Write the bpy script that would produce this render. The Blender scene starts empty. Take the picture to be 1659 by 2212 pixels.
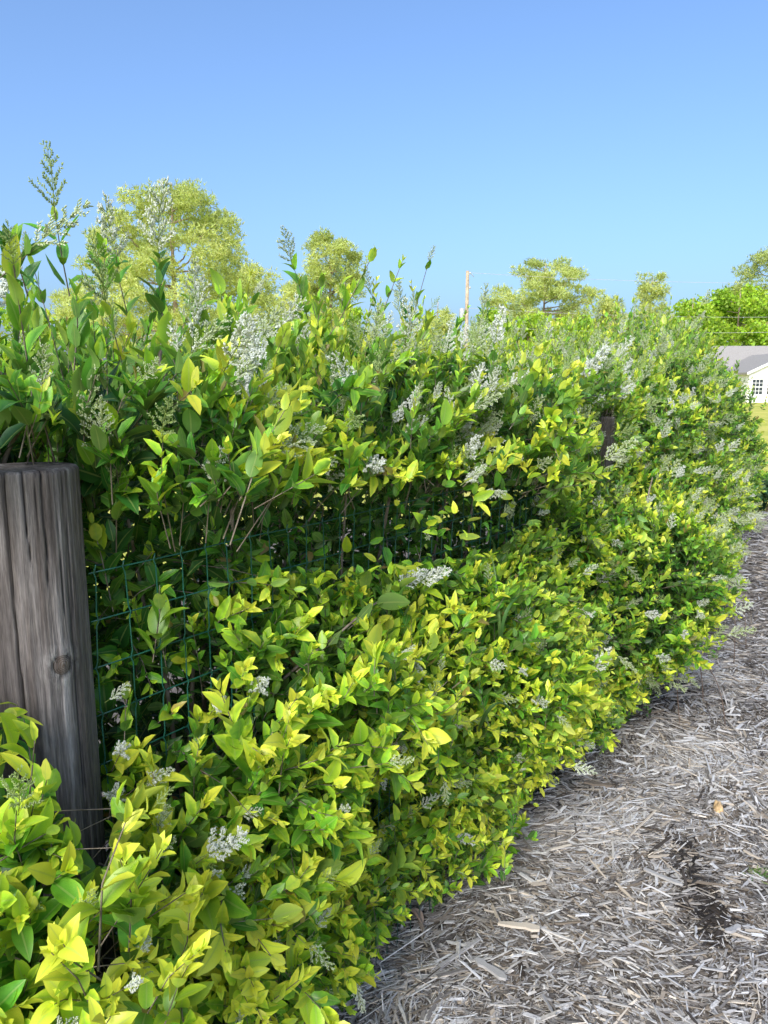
import bpy, math, random
import numpy as np
from mathutils import Matrix, Vector

R = math.radians
rng = np.random.default_rng(11)
random.seed(11)
scene = bpy.context.scene
col = scene.collection

# ------------------------------------------------------------------ camera
CAM_H, PITCH, LENS = 1.45, R(9.5), 26.0
cd = bpy.data.cameras.new('camera')
cam = bpy.data.objects.new('camera', cd)
col.objects.link(cam)
cam.location = (0, 0, CAM_H)
cam.rotation_euler = (R(90) - PITCH, 0, 0)
cd.sensor_fit = 'VERTICAL'
cd.sensor_height = 36.0
cd.sensor_width = 27.0
cd.lens = LENS
cd.clip_start = 0.05
cd.clip_end = 2000
scene.camera = cam

# ------------------------------------------------------------------ light
SUN_EL = R(36)
SUN_XY = (-0.36, -0.933)                                # level direction towards the sun
world = bpy.data.worlds.new('World')
scene.world = world
world.use_nodes = True
wn, wl = world.node_tree.nodes, world.node_tree.links
bg = wn['Background']
sky = wn.new('ShaderNodeTexSky')
sky.sky_type = 'NISHITA'
sky.sun_disc = False
sky.sun_elevation = SUN_EL
sky.sun_rotation = math.atan2(SUN_XY[0], SUN_XY[1])
sky.altitude = 50
sky.air_density = 1.0
sky.dust_density = 4.6
sky.ozone_density = 7.0
wl.new(sky.outputs[0], bg.inputs[0])
bg.inputs[1].default_value = 0.15

sd = bpy.data.lights.new('sun', 'SUN')
sd.energy = 1.45
sd.angle = R(18)
sd.color = (1.0, 0.95, 0.86)
sun = bpy.data.objects.new('sun', sd)
col.objects.link(sun)
_d = Vector((SUN_XY[0] * math.cos(SUN_EL), SUN_XY[1] * math.cos(SUN_EL), math.sin(SUN_EL)))
sun.rotation_euler = _d.to_track_quat('Z', 'Y').to_euler()
sun.location = (-20, -20, 20)

vs = scene.view_settings
vs.view_transform = 'Standard'
vs.look = 'None'
vs.exposure = 0.98
vs.gamma = 1.0
vs.use_curve_mapping = False
scene.render.engine = 'CYCLES'
cy = scene.cycles
cy.max_bounces = 8
cy.diffuse_bounces = 4
cy.glossy_bounces = 3
cy.transmission_bounces = 5
cy.transparent_max_bounces = 4
cy.use_denoising = True

# ------------------------------------------------------------------ helpers
def unit(v):
    v = np.asarray(v, float)
    return v / np.maximum(np.linalg.norm(v, axis=-1, keepdims=True), 1e-9)

def _hash(ix, iy, iz, seed):
    h = (ix.astype(np.int64) * 374761393 + iy.astype(np.int64) * 668265263 + iz.astype(np.int64) * 2147483647 + seed * 974711) & 0x7fffffff
    h = ((h ^ (h >> 13)) * 1274126177) & 0x7fffffff
    h = ((h ^ (h >> 16)) * 668265263) & 0x7fffffff
    return (h ^ (h >> 15)) / float(0x7fffffff)

def vnoise(p, seed=0):
    p = np.asarray(p, float)
    f = np.floor(p)
    t = p - f
    t = t * t * (3 - 2 * t)
    i = f.astype(np.int64)
    out = 0
    for dx in (0, 1):
        for dy in (0, 1):
            for dz in (0, 1):
                w = (t[..., 0] if dx else 1 - t[..., 0]) * (t[..., 1] if dy else 1 - t[..., 1]) * (t[..., 2] if dz else 1 - t[..., 2])
                out = out + w * _hash(i[..., 0] + dx, i[..., 1] + dy, i[..., 2] + dz, seed)
    return out * 2 - 1

def n2(x, y, sc, seed=0):
    x = np.asarray(x, float); y = np.asarray(y, float)
    return vnoise(np.stack([x * sc, y * sc, np.zeros_like(x * y) + 0.37], -1), seed)

def sstep(a, b, x):
    t = np.clip((np.asarray(x, float) - a) / (b - a), 0, 1)
    return t * t * (3 - 2 * t)

def gau(x, m, s):
    return np.exp(-((np.asarray(x, float) - m) / s) ** 2)

# 1659 x 2212 picture positions to view rays and back (only used to measure where things stand)
FPX = 2212 * LENS / 36.0
CP, SP = math.cos(PITCH), math.sin(PITCH)
def ray(px, py):
    a, b = (px - 829.5) / FPX, (py - 1106) / FPX
    return np.array([a, CP - SP * b, -SP - CP * b])
def project(P):
    P = np.asarray(P, float)
    z = P[..., 2] - CAM_H
    dep = P[..., 1] * CP - z * SP
    up = P[..., 1] * SP + z * CP
    dd = np.maximum(dep, 1e-3)
    return 829.5 + FPX * P[..., 0] / dd, 1106 - FPX * up / dd, dep
def at_dist(px, py, dist):
    r = ray(px, py)
    return np.array([0, 0, CAM_H]) + r * (dist / r[1])
def at_ground(px, py, h=0.0):
    r = ray(px, py)
    return np.array([0, 0, CAM_H]) + r * ((CAM_H - h) / -r[2])

# fence frame: s along the fence, o towards the mulch side, h up
TH = R(36)
U = np.array([math.sin(TH), math.cos(TH), 0.0])
N = np.array([math.cos(TH), -math.sin(TH), 0.0])
ORG = np.array([-0.475, 1.10, 0.0])
_ts = np.arange(-2.0, 10.0, 0.02)
_th = TH - R(8.5) * sstep(2.0, 3.6, _ts)                 # the line turns away a little past the second post
_dx, _dy = np.sin(_th) * 0.02, np.cos(_th) * 0.02
_i0 = 100
_cx = np.concatenate([[0], np.cumsum(_dx)[:-1]]); _cx += ORG[0] - _cx[_i0]
_cy = np.concatenate([[0], np.cumsum(_dy)[:-1]]); _cy += ORG[1] - _cy[_i0]
def fw(s, o, h):
    s, o, h = np.broadcast_arrays(np.asarray(s, float), np.asarray(o, float), np.asarray(h, float))
    th = np.interp(s, _ts, _th)
    return np.stack([np.interp(s, _ts, _cx) + o * np.cos(th), np.interp(s, _ts, _cy) - o * np.sin(th), h], -1)
def to_f(P):
    P = np.asarray(P, float)
    shp = P.shape[:-1]
    Q = P.reshape(-1, 3)
    i = np.concatenate([np.argmin((q[:, 0:1] - _cx[None]) ** 2 + (q[:, 1:2] - _cy[None]) ** 2, 1) for q in np.array_split(Q, max(1, len(Q) // 4000))])
    th = _th[i]
    o = (Q[:, 0] - _cx[i]) * np.cos(th) - (Q[:, 1] - _cy[i]) * np.sin(th)
    return _ts[i].reshape(shp), o.reshape(shp), Q[:, 2].reshape(shp)
def at_fence(px, py, o=0.0):
    r = ray(px, py)
    c = np.array([0, 0, CAM_H])
    t = (o - (c - ORG) @ N) / (r @ N)
    return c + r * t

def link(o, parent=None):
    col.objects.link(o)
    if parent is not None:
        o.parent = parent
    return o

def tri_mesh(name, V, F, mats, attrs=None, smooth=True, mat_idx=None):
    V = np.ascontiguousarray(V, np.float32)
    F = np.ascontiguousarray(F, np.int32)
    m = bpy.data.meshes.new(name)
    m.vertices.add(len(V)); m.vertices.foreach_set('co', V.ravel())
    k = F.shape[1]
    m.loops.add(F.size); m.loops.foreach_set('vertex_index', F.ravel())
    m.polygons.add(len(F)); m.polygons.foreach_set('loop_start', np.arange(0, F.size, k, dtype=np.int32))
    if not isinstance(mats, (list, tuple)):
        mats = [mats]
    for q in mats:
        m.materials.append(q)
    if mat_idx is not None:
        m.polygons.foreach_set('material_index', np.ascontiguousarray(mat_idx, np.int32))
    m.update(calc_edges=True)
    m.polygons.foreach_set('use_smooth', np.full(len(F), smooth, dtype=bool))
    for kx, a in (attrs or {}).items():
        at = m.attributes.new(kx, 'FLOAT', 'POINT')
        at.data.foreach_set('value', np.ascontiguousarray(a, np.float32))
    return m

class MB:
    """collects simple shapes into one mesh"""
    def __init__(self):
        self.v, self.f, self.n = [], [], 0
    def add(self, V, F):
        V = np.asarray(V, float)
        self.v.append(V)
        for f in F:
            self.f.append([i + self.n for i in f])
        self.n += len(V)
        return self
    def box(self, c, d, rot=0.0):
        c = np.array(c, float); d = np.array(d, float) / 2
        V = np.array([[x, y, z] for x in (-1, 1) for y in (-1, 1) for z in (-1, 1)], float) * d
        ca, sa = math.cos(rot), math.sin(rot)
        V = np.stack([V[:, 0] * ca - V[:, 1] * sa, V[:, 0] * sa + V[:, 1] * ca, V[:, 2]], -1) + c
        return self.add(V, [(0, 1, 3, 2), (4, 6, 7, 5), (0, 4, 5, 1), (2, 3, 7, 6), (0, 2, 6, 4), (1, 5, 7, 3)])
    def tube(self, P, rad, sides=6, cap=True):
        P = np.asarray(P, float); n = len(P)
        rad = np.broadcast_to(np.asarray(rad, float), (n,))
        T = unit(np.gradient(P, axis=0))
        ref = np.array([0.31, 0.17, 0.93]) if abs(T[0][2]) < 0.9 else np.array([0.9, 0.2, 0.1])
        A = unit(np.cross(T, ref)); B = np.cross(T, A)
        an = np.arange(sides) * 2 * math.pi / sides
        V = P[:, None, :] + rad[:, None, None] * (np.cos(an)[None, :, None] * A[:, None, :] + np.sin(an)[None, :, None] * B[:, None, :])
        F = []
        for i in range(n - 1):
            for j in range(sides):
                k = (j + 1) % sides
                F.append((i * sides + j, i * sides + k, (i + 1) * sides + k, (i + 1) * sides + j))
        if cap:
            F.append(tuple(range(sides))[::-1]); F.append(tuple((n - 1) * sides + j for j in range(sides)))
        return self.add(V.reshape(-1, 3), F)
    def prism(self, poly, y0, y1):
        """outline in x,z pushed along y"""
        n = len(poly)
        V = [(x, y0, z) for x, z in poly] + [(x, y1, z) for x, z in poly]
        F = [tuple(range(n)), tuple(range(2 * n - 1, n - 1, -1))] + [(i, i + n, (i + 1) % n + n, (i + 1) % n) for i in range(n)]
        return self.add(V, F)
    def mesh(self, name, mat, smooth=False):
        m = bpy.data.meshes.new(name)
        m.from_pydata(np.concatenate(self.v).tolist(), [], self.f)
        m.materials.append(mat)
        m.polygons.foreach_set('use_smooth', np.full(len(m.polygons), smooth, dtype=bool))
        m.update()
        return m
    def build(self, name, mat, parent=None, smooth=False):
        return link(bpy.data.objects.new(name, self.mesh(name, mat, smooth)), parent)

def tag(o, label=None, cat=None, group=None, kind=None):
    for k, v in (('label', label), ('category', cat), ('group', group), ('kind', kind)):
        if v:
            o[k] = v
    return o
def empty(name, loc, label=None, cat=None, group=None, rz=0.0):
    o = bpy.data.objects.new(name, None)
    o.empty_display_size = 0.1
    o.location = loc
    o.rotation_euler.z = rz
    link(o)
    return tag(o, label, cat, group)

# ------------------------------------------------------------------ materials
class NT:
    def __init__(self, name):
        self.m = bpy.data.materials.new(name)
        self.m.use_nodes = True
        self.t = self.m.node_tree
        self.n, self.l = self.t.nodes, self.t.links
        self.p = self.n['Principled BSDF']
        self.out = self.n['Material Output']
    def add(self, typ, **kw):
        q = self.n.new(typ)
        for k, v in kw.items():
            setattr(q, k, v)
        return q
    def set(self, sock, v):
        if hasattr(v, 'links') or isinstance(v, bpy.types.NodeSocket):
            self.l.new(v, sock)
        else:
            sock.default_value = v
    def attr(self, name):
        return self.add('ShaderNodeAttribute', attribute_name=name).outputs['Fac']
    def math(self, op, a, b=None, c=None, clamp=False):
        q = self.add('ShaderNodeMath', operation=op, use_clamp=clamp)
        self.set(q.inputs[0], a)
        if b is not None: self.set(q.inputs[1], b)
        if c is not None: self.set(q.inputs[2], c)
        return q.outputs[0]
    def ramp(self, fac, stops):
        q = self.add('ShaderNodeValToRGB')
        e = q.color_ramp.elements
        while len(e) > 1:
            e.remove(e[-1])
        e[0].position = stops[0][0]; e[0].color = (*stops[0][1], 1)
        for p, c in stops[1:]:
            k = e.new(p); k.color = (*c, 1)
        self.set(q.inputs[0], fac)
        return q.outputs[0]
    def mix(self, fac, a, b, mode='MIX'):
        q = self.add('ShaderNodeMix', data_type='RGBA', blend_type=mode)
        self.set(q.inputs[0], fac)
        self.set(q.inputs[6], a if not isinstance(a, tuple) else (*a, 1))
        self.set(q.inputs[7], b if not isinstance(b, tuple) else (*b, 1))
        return q.outputs[2]
    def noise(self, scale, detail=3.0, vec=None, rough=0.55):
        q = self.add('ShaderNodeTexNoise')
        q.inputs['Scale'].default_value = scale
        q.inputs['Detail'].default_value = detail
        q.inputs['Roughness'].default_value = rough
        if vec is not None: self.l.new(vec, q.inputs['Vector'])
        return q.outputs[0]
    def obj_coord(self, scale=(1, 1, 1)):
        q = self.add('ShaderNodeTexCoord')
        mp = self.add('ShaderNodeMapping')
        mp.inputs['Scale'].default_value = scale
        self.l.new(q.outputs['Object'], mp.inputs['Vector'])
        return mp.outputs[0]
    def bump(self, h, strength=0.3, dist=0.01):
        q = self.add('ShaderNodeBump')
        q.inputs['Strength'].default_value = strength
        q.inputs['Distance'].default_value = dist
        self.l.new(h, q.inputs['Height'])
        self.l.new(q.outputs[0], self.p.inputs['Normal'])
    def base(self, c, rough=0.7, spec=0.4):
        self.set(self.p.inputs['Base Color'], c if not isinstance(c, tuple) else (*c, 1))
        self.set(self.p.inputs['Roughness'], rough)
        self.p.inputs['Specular IOR Level'].default_value = spec
        return self.m

def plain(name, c, rough=0.7, var=0.25, scale=8.0, spec=0.4):
    t = NT(name)
    n = t.noise(scale, 4.0, t.obj_coord())
    lo = tuple(x * (1 - var) for x in c); hi = tuple(min(1, x * (1 + var)) for x in c)
    return t.base(t.ramp(n, [(0.3, lo), (0.7, hi)]), rough, spec)

def leafy(name, stops, rough=0.38, trans=0.3, spec=0.38, vein=True):
    t = NT(name)
    age, rnd = t.attr('age'), t.attr('rnd')
    f = age
    if vein:
        lu, lv = t.attr('lu'), t.attr('lv')
        f = t.math('ADD', f, t.math('MULTIPLY', t.math('SUBTRACT', lu, 0.45), 0.14))
        f = t.math('ADD', f, t.math('MULTIPLY', t.math('SUBTRACT', lv, 0.4), 0.10))
        nz = t.noise(95.0, 2.0, t.obj_coord())
        f = t.math('ADD', f, t.math('MULTIPLY', t.math('SUBTRACT', nz, 0.5), 0.34))
    c = t.ramp(f, stops)
    if vein:
        rib = t.math('LESS_THAN', lu, 0.09)
        c = t.mix(t.math('MULTIPLY', rib, 0.35), c, (0.42, 0.5, 0.14))
    if vein:
        c = t.mix(t.math('MULTIPLY', t.math('GREATER_THAN', rnd, 0.988), 0.85), c, (0.23, 0.13, 0.05))
    hsv = t.add('ShaderNodeHueSaturation')
    t.set(hsv.inputs['Value'], t.math('MULTIPLY_ADD', rnd, 0.5, 0.75))
    t.set(hsv.inputs['Hue'], t.math('MULTIPLY_ADD', rnd, 0.03, 0.485))
    t.l.new(c, hsv.inputs['Color'])
    c = hsv.outputs[0]
    geo = t.add('ShaderNodeNewGeometry')
    c2 = t.mix(t.math('MULTIPLY', geo.outputs['Backfacing'], 0.3), c, (0.3, 0.4, 0.16))
    t.base(c2, rough, spec)
    tr = t.add('ShaderNodeBsdfTranslucent')
    t.l.new(t.mix(0.75, c, (1.35, 1.25, 0.5), 'MULTIPLY'), tr.inputs[0])
    # translucency gets its own gain through the mix
    mx = t.add('ShaderNodeMixShader')
    mx.inputs[0].default_value = trans
    t.l.new(t.p.outputs[0], mx.inputs[1]); t.l.new(tr.outputs[0], mx.inputs[2])
    t.l.new(mx.outputs[0], t.out.inputs['Surface'])
    return t.m

M = {}
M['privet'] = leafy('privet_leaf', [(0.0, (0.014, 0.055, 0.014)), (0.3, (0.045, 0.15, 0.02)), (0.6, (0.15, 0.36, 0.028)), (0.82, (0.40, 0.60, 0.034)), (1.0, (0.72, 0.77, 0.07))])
M['pine'] = leafy('pine_needle', [(0.0, (0.24, 0.30, 0.08)), (0.5, (0.54, 0.61, 0.2)), (1.0, (0.78, 0.80, 0.32))], 0.6, 0.4, 0.3, False)  # needle colour raised well up: sunlit look painted in
M['broad'] = leafy('broadleaf', [(0.0, (0.08, 0.16, 0.015)), (0.5, (0.26, 0.44, 0.025)), (1.0, (0.45, 0.62, 0.04))], 0.55, 0.35, 0.3, False)
M['dusk'] = leafy('shaded_shrub_leaf', [(0.0, (0.015, 0.05, 0.02)), (0.5, (0.035, 0.1, 0.04)), (1.0, (0.08, 0.18, 0.06))], 0.5, 0.25, 0.3, False)  # shrub standing in shade: its darkness is put into the leaf colour
M['blade'] = leafy('grass_blade', [(0.0, (0.05, 0.12, 0.03)), (0.5, (0.1, 0.22, 0.06)), (1.0, (0.35, 0.36, 0.12))], 0.5, 0.3, 0.3, False)

def mk_flower():
    t = NT('privet_blossom')
    c = t.ramp(t.attr('age'), [(0.0, (0.3, 0.42, 0.13)), (0.35, (0.5, 0.58, 0.3)), (0.6, (0.62, 0.66, 0.52)), (1.0, (0.8, 0.82, 0.77))])
    t.base(c, 0.55, 0.3)
    tr = t.add('ShaderNodeBsdfTranslucent'); t.l.new(c, tr.inputs[0])
    mx = t.add('ShaderNodeMixShader'); mx.inputs[0].default_value = 0.25
    t.l.new(t.p.outputs[0], mx.inputs[1]); t.l.new(tr.outputs[0], mx.inputs[2])
    t.l.new(mx.outputs[0], t.out.inputs['Surface'])
    return t.m
M['flower'] = mk_flower()
def mk_twig():
    t = NT('twig_bark')
    n = t.noise(60, 4, t.obj_coord((1, 1, 0.4)))
    t.base(t.ramp(n, [(0.3, (0.11, 0.085, 0.06)), (0.7, (0.3, 0.25, 0.2))]), 0.8, 0.2)
    t.bump(n, 0.4, 0.003)
    return t.m
M['twig'] = mk_twig()
M['green_stem'] = plain('green_stem', (0.2, 0.26, 0.06), 0.6, 0.3, 40)
M['bark'] = plain('pine_bark', (0.32, 0.24, 0.17), 0.9, 0.45, 3)
M['wire'] = plain('green_wire_coating', (0.013, 0.095, 0.068), 0.35, 0.3, 30, 0.5)

def mk_post():
    t = NT('weathered_post_wood')
    v = t.obj_coord((1, 1, 0.05))
    a = t.noise(55, 6, v, 0.62)
    b = t.noise(9, 3, t.obj_coord((1, 1, 0.16)))
    d = t.noise(170, 4, v, 0.7)
    c = t.ramp(a, [(0.28, (0.058, 0.051, 0.050)), (0.45, (0.13, 0.117, 0.115)), (0.58, (0.21, 0.196, 0.197)), (0.72, (0.36, 0.345, 0.35))])
    c = t.mix(t.ramp(b, [(0.35, (0, 0, 0)), (0.65, (0.5, 0.5, 0.5))]), c, (0.14, 0.105, 0.085))
    c = t.mix(0.8, c, t.ramp(d, [(0.3, (0.42, 0.40, 0.40)), (0.7, (1.35, 1.33, 1.3))]), 'MULTIPLY')
    e = t.noise(420, 3, t.obj_coord((1, 1, 0.08)), 0.7)
    c = t.mix(0.6, c, t.ramp(e, [(0.35, (0.55, 0.55, 0.55)), (0.65, (1.2, 1.2, 1.2))]), 'MULTIPLY')
    k = t.attr('knot')
    rings = t.math('SINE', t.math('MULTIPLY', k, 34.0))
    c = t.mix(t.math('MULTIPLY', t.math('LESS_THAN', k, 1.0), t.math('MULTIPLY_ADD', rings, 0.25, 0.55)), c, (0.06, 0.038, 0.022))
    halo = t.math('MULTIPLY', t.math('MULTIPLY', t.math('GREATER_THAN', k, 1.0), t.math('LESS_THAN', k, 2.6)), t.math('MULTIPLY', t.math('SUBTRACT', t.noise(70, 4, t.obj_coord((1, 1, .5)), .7), 0.46), t.math('SUBTRACT', 5.2, t.math('MULTIPLY', k, 2.0))), clamp=True)
    c = t.mix(halo, c, (0.5, 0.48, 0.46))
    c = t.mix(t.math('MULTIPLY', t.attr('crack'), 0.85), c, (0.012, 0.009, 0.008))
    t.base(c, 0.85, 0.2)
    t.bump(t.math('ADD', a, t.math('MULTIPLY', d, 0.8)), 0.9, 0.004)
    return t.m
M['post'] = mk_post()

def mk_chip():
    t = NT('weathered_wood_chip')
    tone, hue = t.attr('age'), t.attr('rnd')
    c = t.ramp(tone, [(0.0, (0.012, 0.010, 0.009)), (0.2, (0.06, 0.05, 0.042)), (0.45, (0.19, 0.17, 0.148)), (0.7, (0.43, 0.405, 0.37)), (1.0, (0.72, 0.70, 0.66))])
    c = t.mix(t.math('MULTIPLY', t.math('GREATER_THAN', hue, 0.55), 0.45), c, t.mix(1.0, c, (0.86, 0.93, 1.06), 'MULTIPLY'))
    c = t.mix(t.math('MULTIPLY', t.math('LESS_THAN', hue, 0.2), 0.8), c, t.mix(1.0, c, (1.06, 0.95, 0.8), 'MULTIPLY'))
    g = t.noise(160, 3, t.obj_coord())
    c = t.mix(0.6, c, t.ramp(g, [(0.3, (0.6, 0.58, 0.56)), (0.7, (1.2, 1.2, 1.2))]), 'MULTIPLY')
    t.base(c, 0.8, 0.25)
    return t.m
M['chip'] = mk_chip()
def mk_soil():
    t = NT('mulch_soil')
    a = t.noise(18, 6, t.obj_coord(), 0.7)
    b = t.noise(140, 4, t.obj_coord(), 0.7)
    c = t.ramp(a, [(0.3, (0.1, 0.085, 0.07)), (0.7, (0.27, 0.235, 0.2))])
    c = t.mix(0.7, c, t.ramp(b, [(0.3, (0.4, 0.4, 0.4)), (0.7, (1.5, 1.5, 1.5))]), 'MULTIPLY')
    t.base(c, 0.95, 0.1)
    t.bump(b, 0.8, 0.01)
    return t.m
M['soil'] = mk_soil()
def mk_lawn():
    t = NT('lawn_grass')
    a = t.noise(0.25, 5, t.obj_coord())
    b = t.noise(9, 5, t.obj_coord(), 0.7)
    c = t.ramp(a, [(0.3, (0.42, 0.45, 0.06)), (0.7, (0.66, 0.58, 0.15))])
    c = t.mix(0.6, c, t.ramp(b, [(0.3, (0.55, 0.6, 0.5)), (0.7, (1.3, 1.25, 1.2))]), 'MULTIPLY')
    t.base(c, 0.9, 0.15)
    t.bump(b, 0.7, 0.05)
    return t.m
M['lawn'] = mk_lawn()
M['siding'] = plain('white_siding', (0.8, 0.79, 0.76), 0.6, 0.04, 2)
M['trim'] = plain('white_trim', (0.83, 0.83, 0.81), 0.5, 0.03, 2)
M['roof'] = plain('grey_shingle', (0.3, 0.28, 0.255), 0.9, 0.2, 12)
def mk_glass():
    t = NT('window_glass')
    t.base((0.05, 0.06, 0.07), 0.08, 0.6)
    return t.m
M['glass'] = mk_glass()
M['pole'] = plain('pole_wood', (0.42, 0.33, 0.22), 0.85, 0.25, 4)
M['grey_metal'] = plain('grey_metal', (0.4, 0.42, 0.43), 0.5, 0.1, 4)
M['cable'] = plain('bare_cable', (0.42, 0.41, 0.38), 0.5, 0.1, 4)
M['brick'] = plain('house_siding', (0.55, 0.5, 0.42), 0.8, 0.15, 3)
M['dry'] = plain('dry_stalk', (0.15, 0.105, 0.08), 0.8, 0.3, 30)
M['stone'] = plain('tan_stone', (0.48, 0.33, 0.17), 0.85, 0.4, 35)
M['dead_leaf'] = plain('dead_leaf', (0.35, 0.26, 0.2), 0.7, 0.3, 40)

# ------------------------------------------------------------------ ground
def terrain(x, y):
    x = np.asarray(x, float); y = np.asarray(y, float)
    z = 0.035 * n2(x, y, 0.9, 3) + 0.018 * n2(x, y, 2.3, 4) + 0.007 * n2(x, y, 6.5, 5)
    z = z + 0.05 * gau(x, 1.45, 0.5) * gau(y, 3.0, 0.45) + 0.10 * gau(x, 4.2, 1.5) * gau(y, 7.6, 0.6)
    o = (x - np.interp(y, _cy, _cx)) * 0.83
    z = z - 0.05 * (1 - sstep(-0.1, 0.25, o))                  # slight dip at the foot of the hedge
    return z
def mulch_edge(y):                                        # far rim of the bed
    return 7.75
lg = MB()
G0, G1 = -700, 900
lg.add([(G0, G0, -0.16), (G1, G0, -0.16), (G1, G1, -0.16), (G0, G1, -0.16)], [(0, 1, 2, 3)])
tag(lg.build('lawn', M['lawn']), 'sunlit yellow-green lawn beyond the hedge and mulch', 'lawn', kind='structure')

sx = np.linspace(-1.6, 6.7, 109); sy = np.linspace(-1.2, 8.4, 129)
GX, GY = np.meshgrid(sx, sy)
GZ = terrain(GX, GY)
rim = np.minimum.reduce([GX - sx[0], sx[-1] - GX, GY - sy[0], sy[-1] - GY])
GZ = np.where(rim < 0.02, -0.2, GZ)
nv = len(sx)
ii, jj = np.meshgrid(np.arange(len(sy) - 1), np.arange(nv - 1), indexing='ij')
a0 = (ii * nv + jj).ravel()
gm = tri_mesh('mulch_bed', np.stack([GX, GY, GZ], -1).reshape(-1, 3), np.stack([a0, a0 + 1, a0 + nv + 1, a0 + nv], -1), M['soil'])
mulch = link(bpy.data.objects.new('mulch_bed', gm))
tag(mulch, 'mulch bed of grey wood chips and straw running along the hedge', 'mulch', kind='structure')

# wood chips: tapered slivers laid on the bed
CB = np.array([[-1, -1, 0], [1, -1, 0], [1, 1, 0], [-1, 1, 0], [-.8, -.9, 1], [.8, -.9, 1], [.8, .9, 1], [-.8, .9, 1]], float)
CF = np.array([(4, 5, 6), (4, 6, 7), (0, 1, 5), (0, 5, 4), (2, 3, 7), (2, 7, 6)])
def dark_patch(x, y):
    d = 0
    for (px, py, r) in ((1465, 1840, .05), (1480, 1890, .07), (1500, 1930, .06), (1535, 1995, .08), (1560, 2050, .05), (1430, 1500, .16), (1180, 1690, .12)):
        c = at_ground(px, py)
        d = np.maximum(d, np.exp(-(((x - c[0]) / r) ** 2 + ((y - c[1]) / (r * 1.1)) ** 2)))
    return d * np.clip(0.40 + 0.9 * n2(x, y, 11, 21) + .5 * n2(x, y, 30, 22), 0, 1)
def straw_patch(x, y):
    d = 0
    for (px, py, r) in ((1520, 1650, .2), (830, 2090, .15), (900, 2180, .14), (1560, 1480, .3), (1150, 1800, .12), (1300, 1800, .2)):
        c = at_ground(px, py)
        d = np.maximum(d, np.exp(-(((x - c[0]) / r) ** 2 + ((y - c[1]) / r) ** 2)))
    return d
def chips(n, y0, y1, size, beyond=0.0):
    y = y0 + (y1 - y0) * rng.random(n)
    span = 0.56 * y + 0.25
    fx = np.interp(y, _cy, _cx) - 0.25                         # hedge line at this y
    x = fx + (span - fx) * rng.random(n) if not beyond else span + beyond * rng.random(n)
    st = straw_patch(x, y)
    ln = size * np.exp(rng.normal(-0.1, 0.55, n)) * 0.024 * (1 + 0.9 * st)
    asp = np.exp(rng.normal(2.55, 0.6, n)) * (1 + 1.2 * st)
    wd = np.clip(ln / asp, 0.0007 * size, 0.009 * size)
    hg = np.minimum(wd * (0.25 + 0.5 * rng.random(n)), 0.005)
    yaw = 2.6 * n2(x, y, 1.7, 31) + 1.5 * n2(x, y, 6, 32) + rng.normal(0, 0.75, n)
    pit = rng.normal(0, 0.14, n) + (rng.random(n) < 0.06) * rng.normal(0, 0.35, n)
    rol = rng.normal(0, 0.25, n)
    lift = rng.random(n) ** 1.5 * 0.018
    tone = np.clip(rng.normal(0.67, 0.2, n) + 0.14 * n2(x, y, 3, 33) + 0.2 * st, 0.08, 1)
    tone *= 0.62 + 0.38 * (lift / 0.018) ** 0.5  # lower chips darker: shade between the layers put into the tone
    tone = np.where(rng.random(n) < 0.09, tone * 0.5, tone)
    tone = np.where(rng.random(n) < 0.9 * dark_patch(x, y), tone * (0.06 + 0.2 * rng.random(n)), tone)
    return x, y, ln, wd, hg, yaw, pit, rol, lift, tone
sets = [chips(27000, 1.15, 2.8, .42), chips(29000, 1.15, 2.6, 0.64), chips(12000, 2.5, 4.2, 0.5), chips(19000, 2.5, 4.2, 0.75), chips(16000, 4.1, 8.3, 1.05), chips(15000, .7, 8.3, 1.15, 1.6)]
cx, cyy, cl, cw, ch, cyaw, cpit, crol, clift, ctone = [np.concatenate(q) for q in zip(*sets)]
chue = rng.random(len(cx))
cz = terrain(cx, cyy) + 0.002 + clift
dirx = np.stack([np.cos(cyaw) * np.cos(cpit), np.sin(cyaw) * np.cos(cpit), np.sin(cpit)], -1)
# follow the slope of the ground
eps = 0.02
gxs = (terrain(cx + eps, cyy) - terrain(cx - eps, cyy)) / (2 * eps)
gys = (terrain(cx, cyy + eps) - terrain(cx, cyy - eps)) / (2 * eps)
upv = unit(np.stack([-gxs, -gys, np.ones_like(gxs)], -1))
dirx = unit(dirx - 0.9 * (dirx * upv).sum(-1, keepdims=True) * upv * (np.abs(cpit) < 0.3)[:, None])
sid = unit(np.cross(upv, dirx)); upc = np.cross(dirx, sid)
sid2 = sid * np.cos(crol)[:, None] + upc * np.sin(crol)[:, None]; up2 = -sid * np.sin(crol)[:, None] + upc * np.cos(crol)[:, None]
P0 = np.stack([cx, cyy, cz], -1)
px_, py_, dep_ = project(P0)
scr = cl * cw / dep_ ** 2 * (1 + 2 * (clift > 0.012)) * (px_ > 700) * (px_ < 1650) * (py_ < 2205)
_, oo, _ = to_f(P0)
scr = scr * (oo > 0.28)
top = np.argsort(-scr)[:292]
istop = np.zeros(len(cx), bool); istop[top] = True
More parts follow.
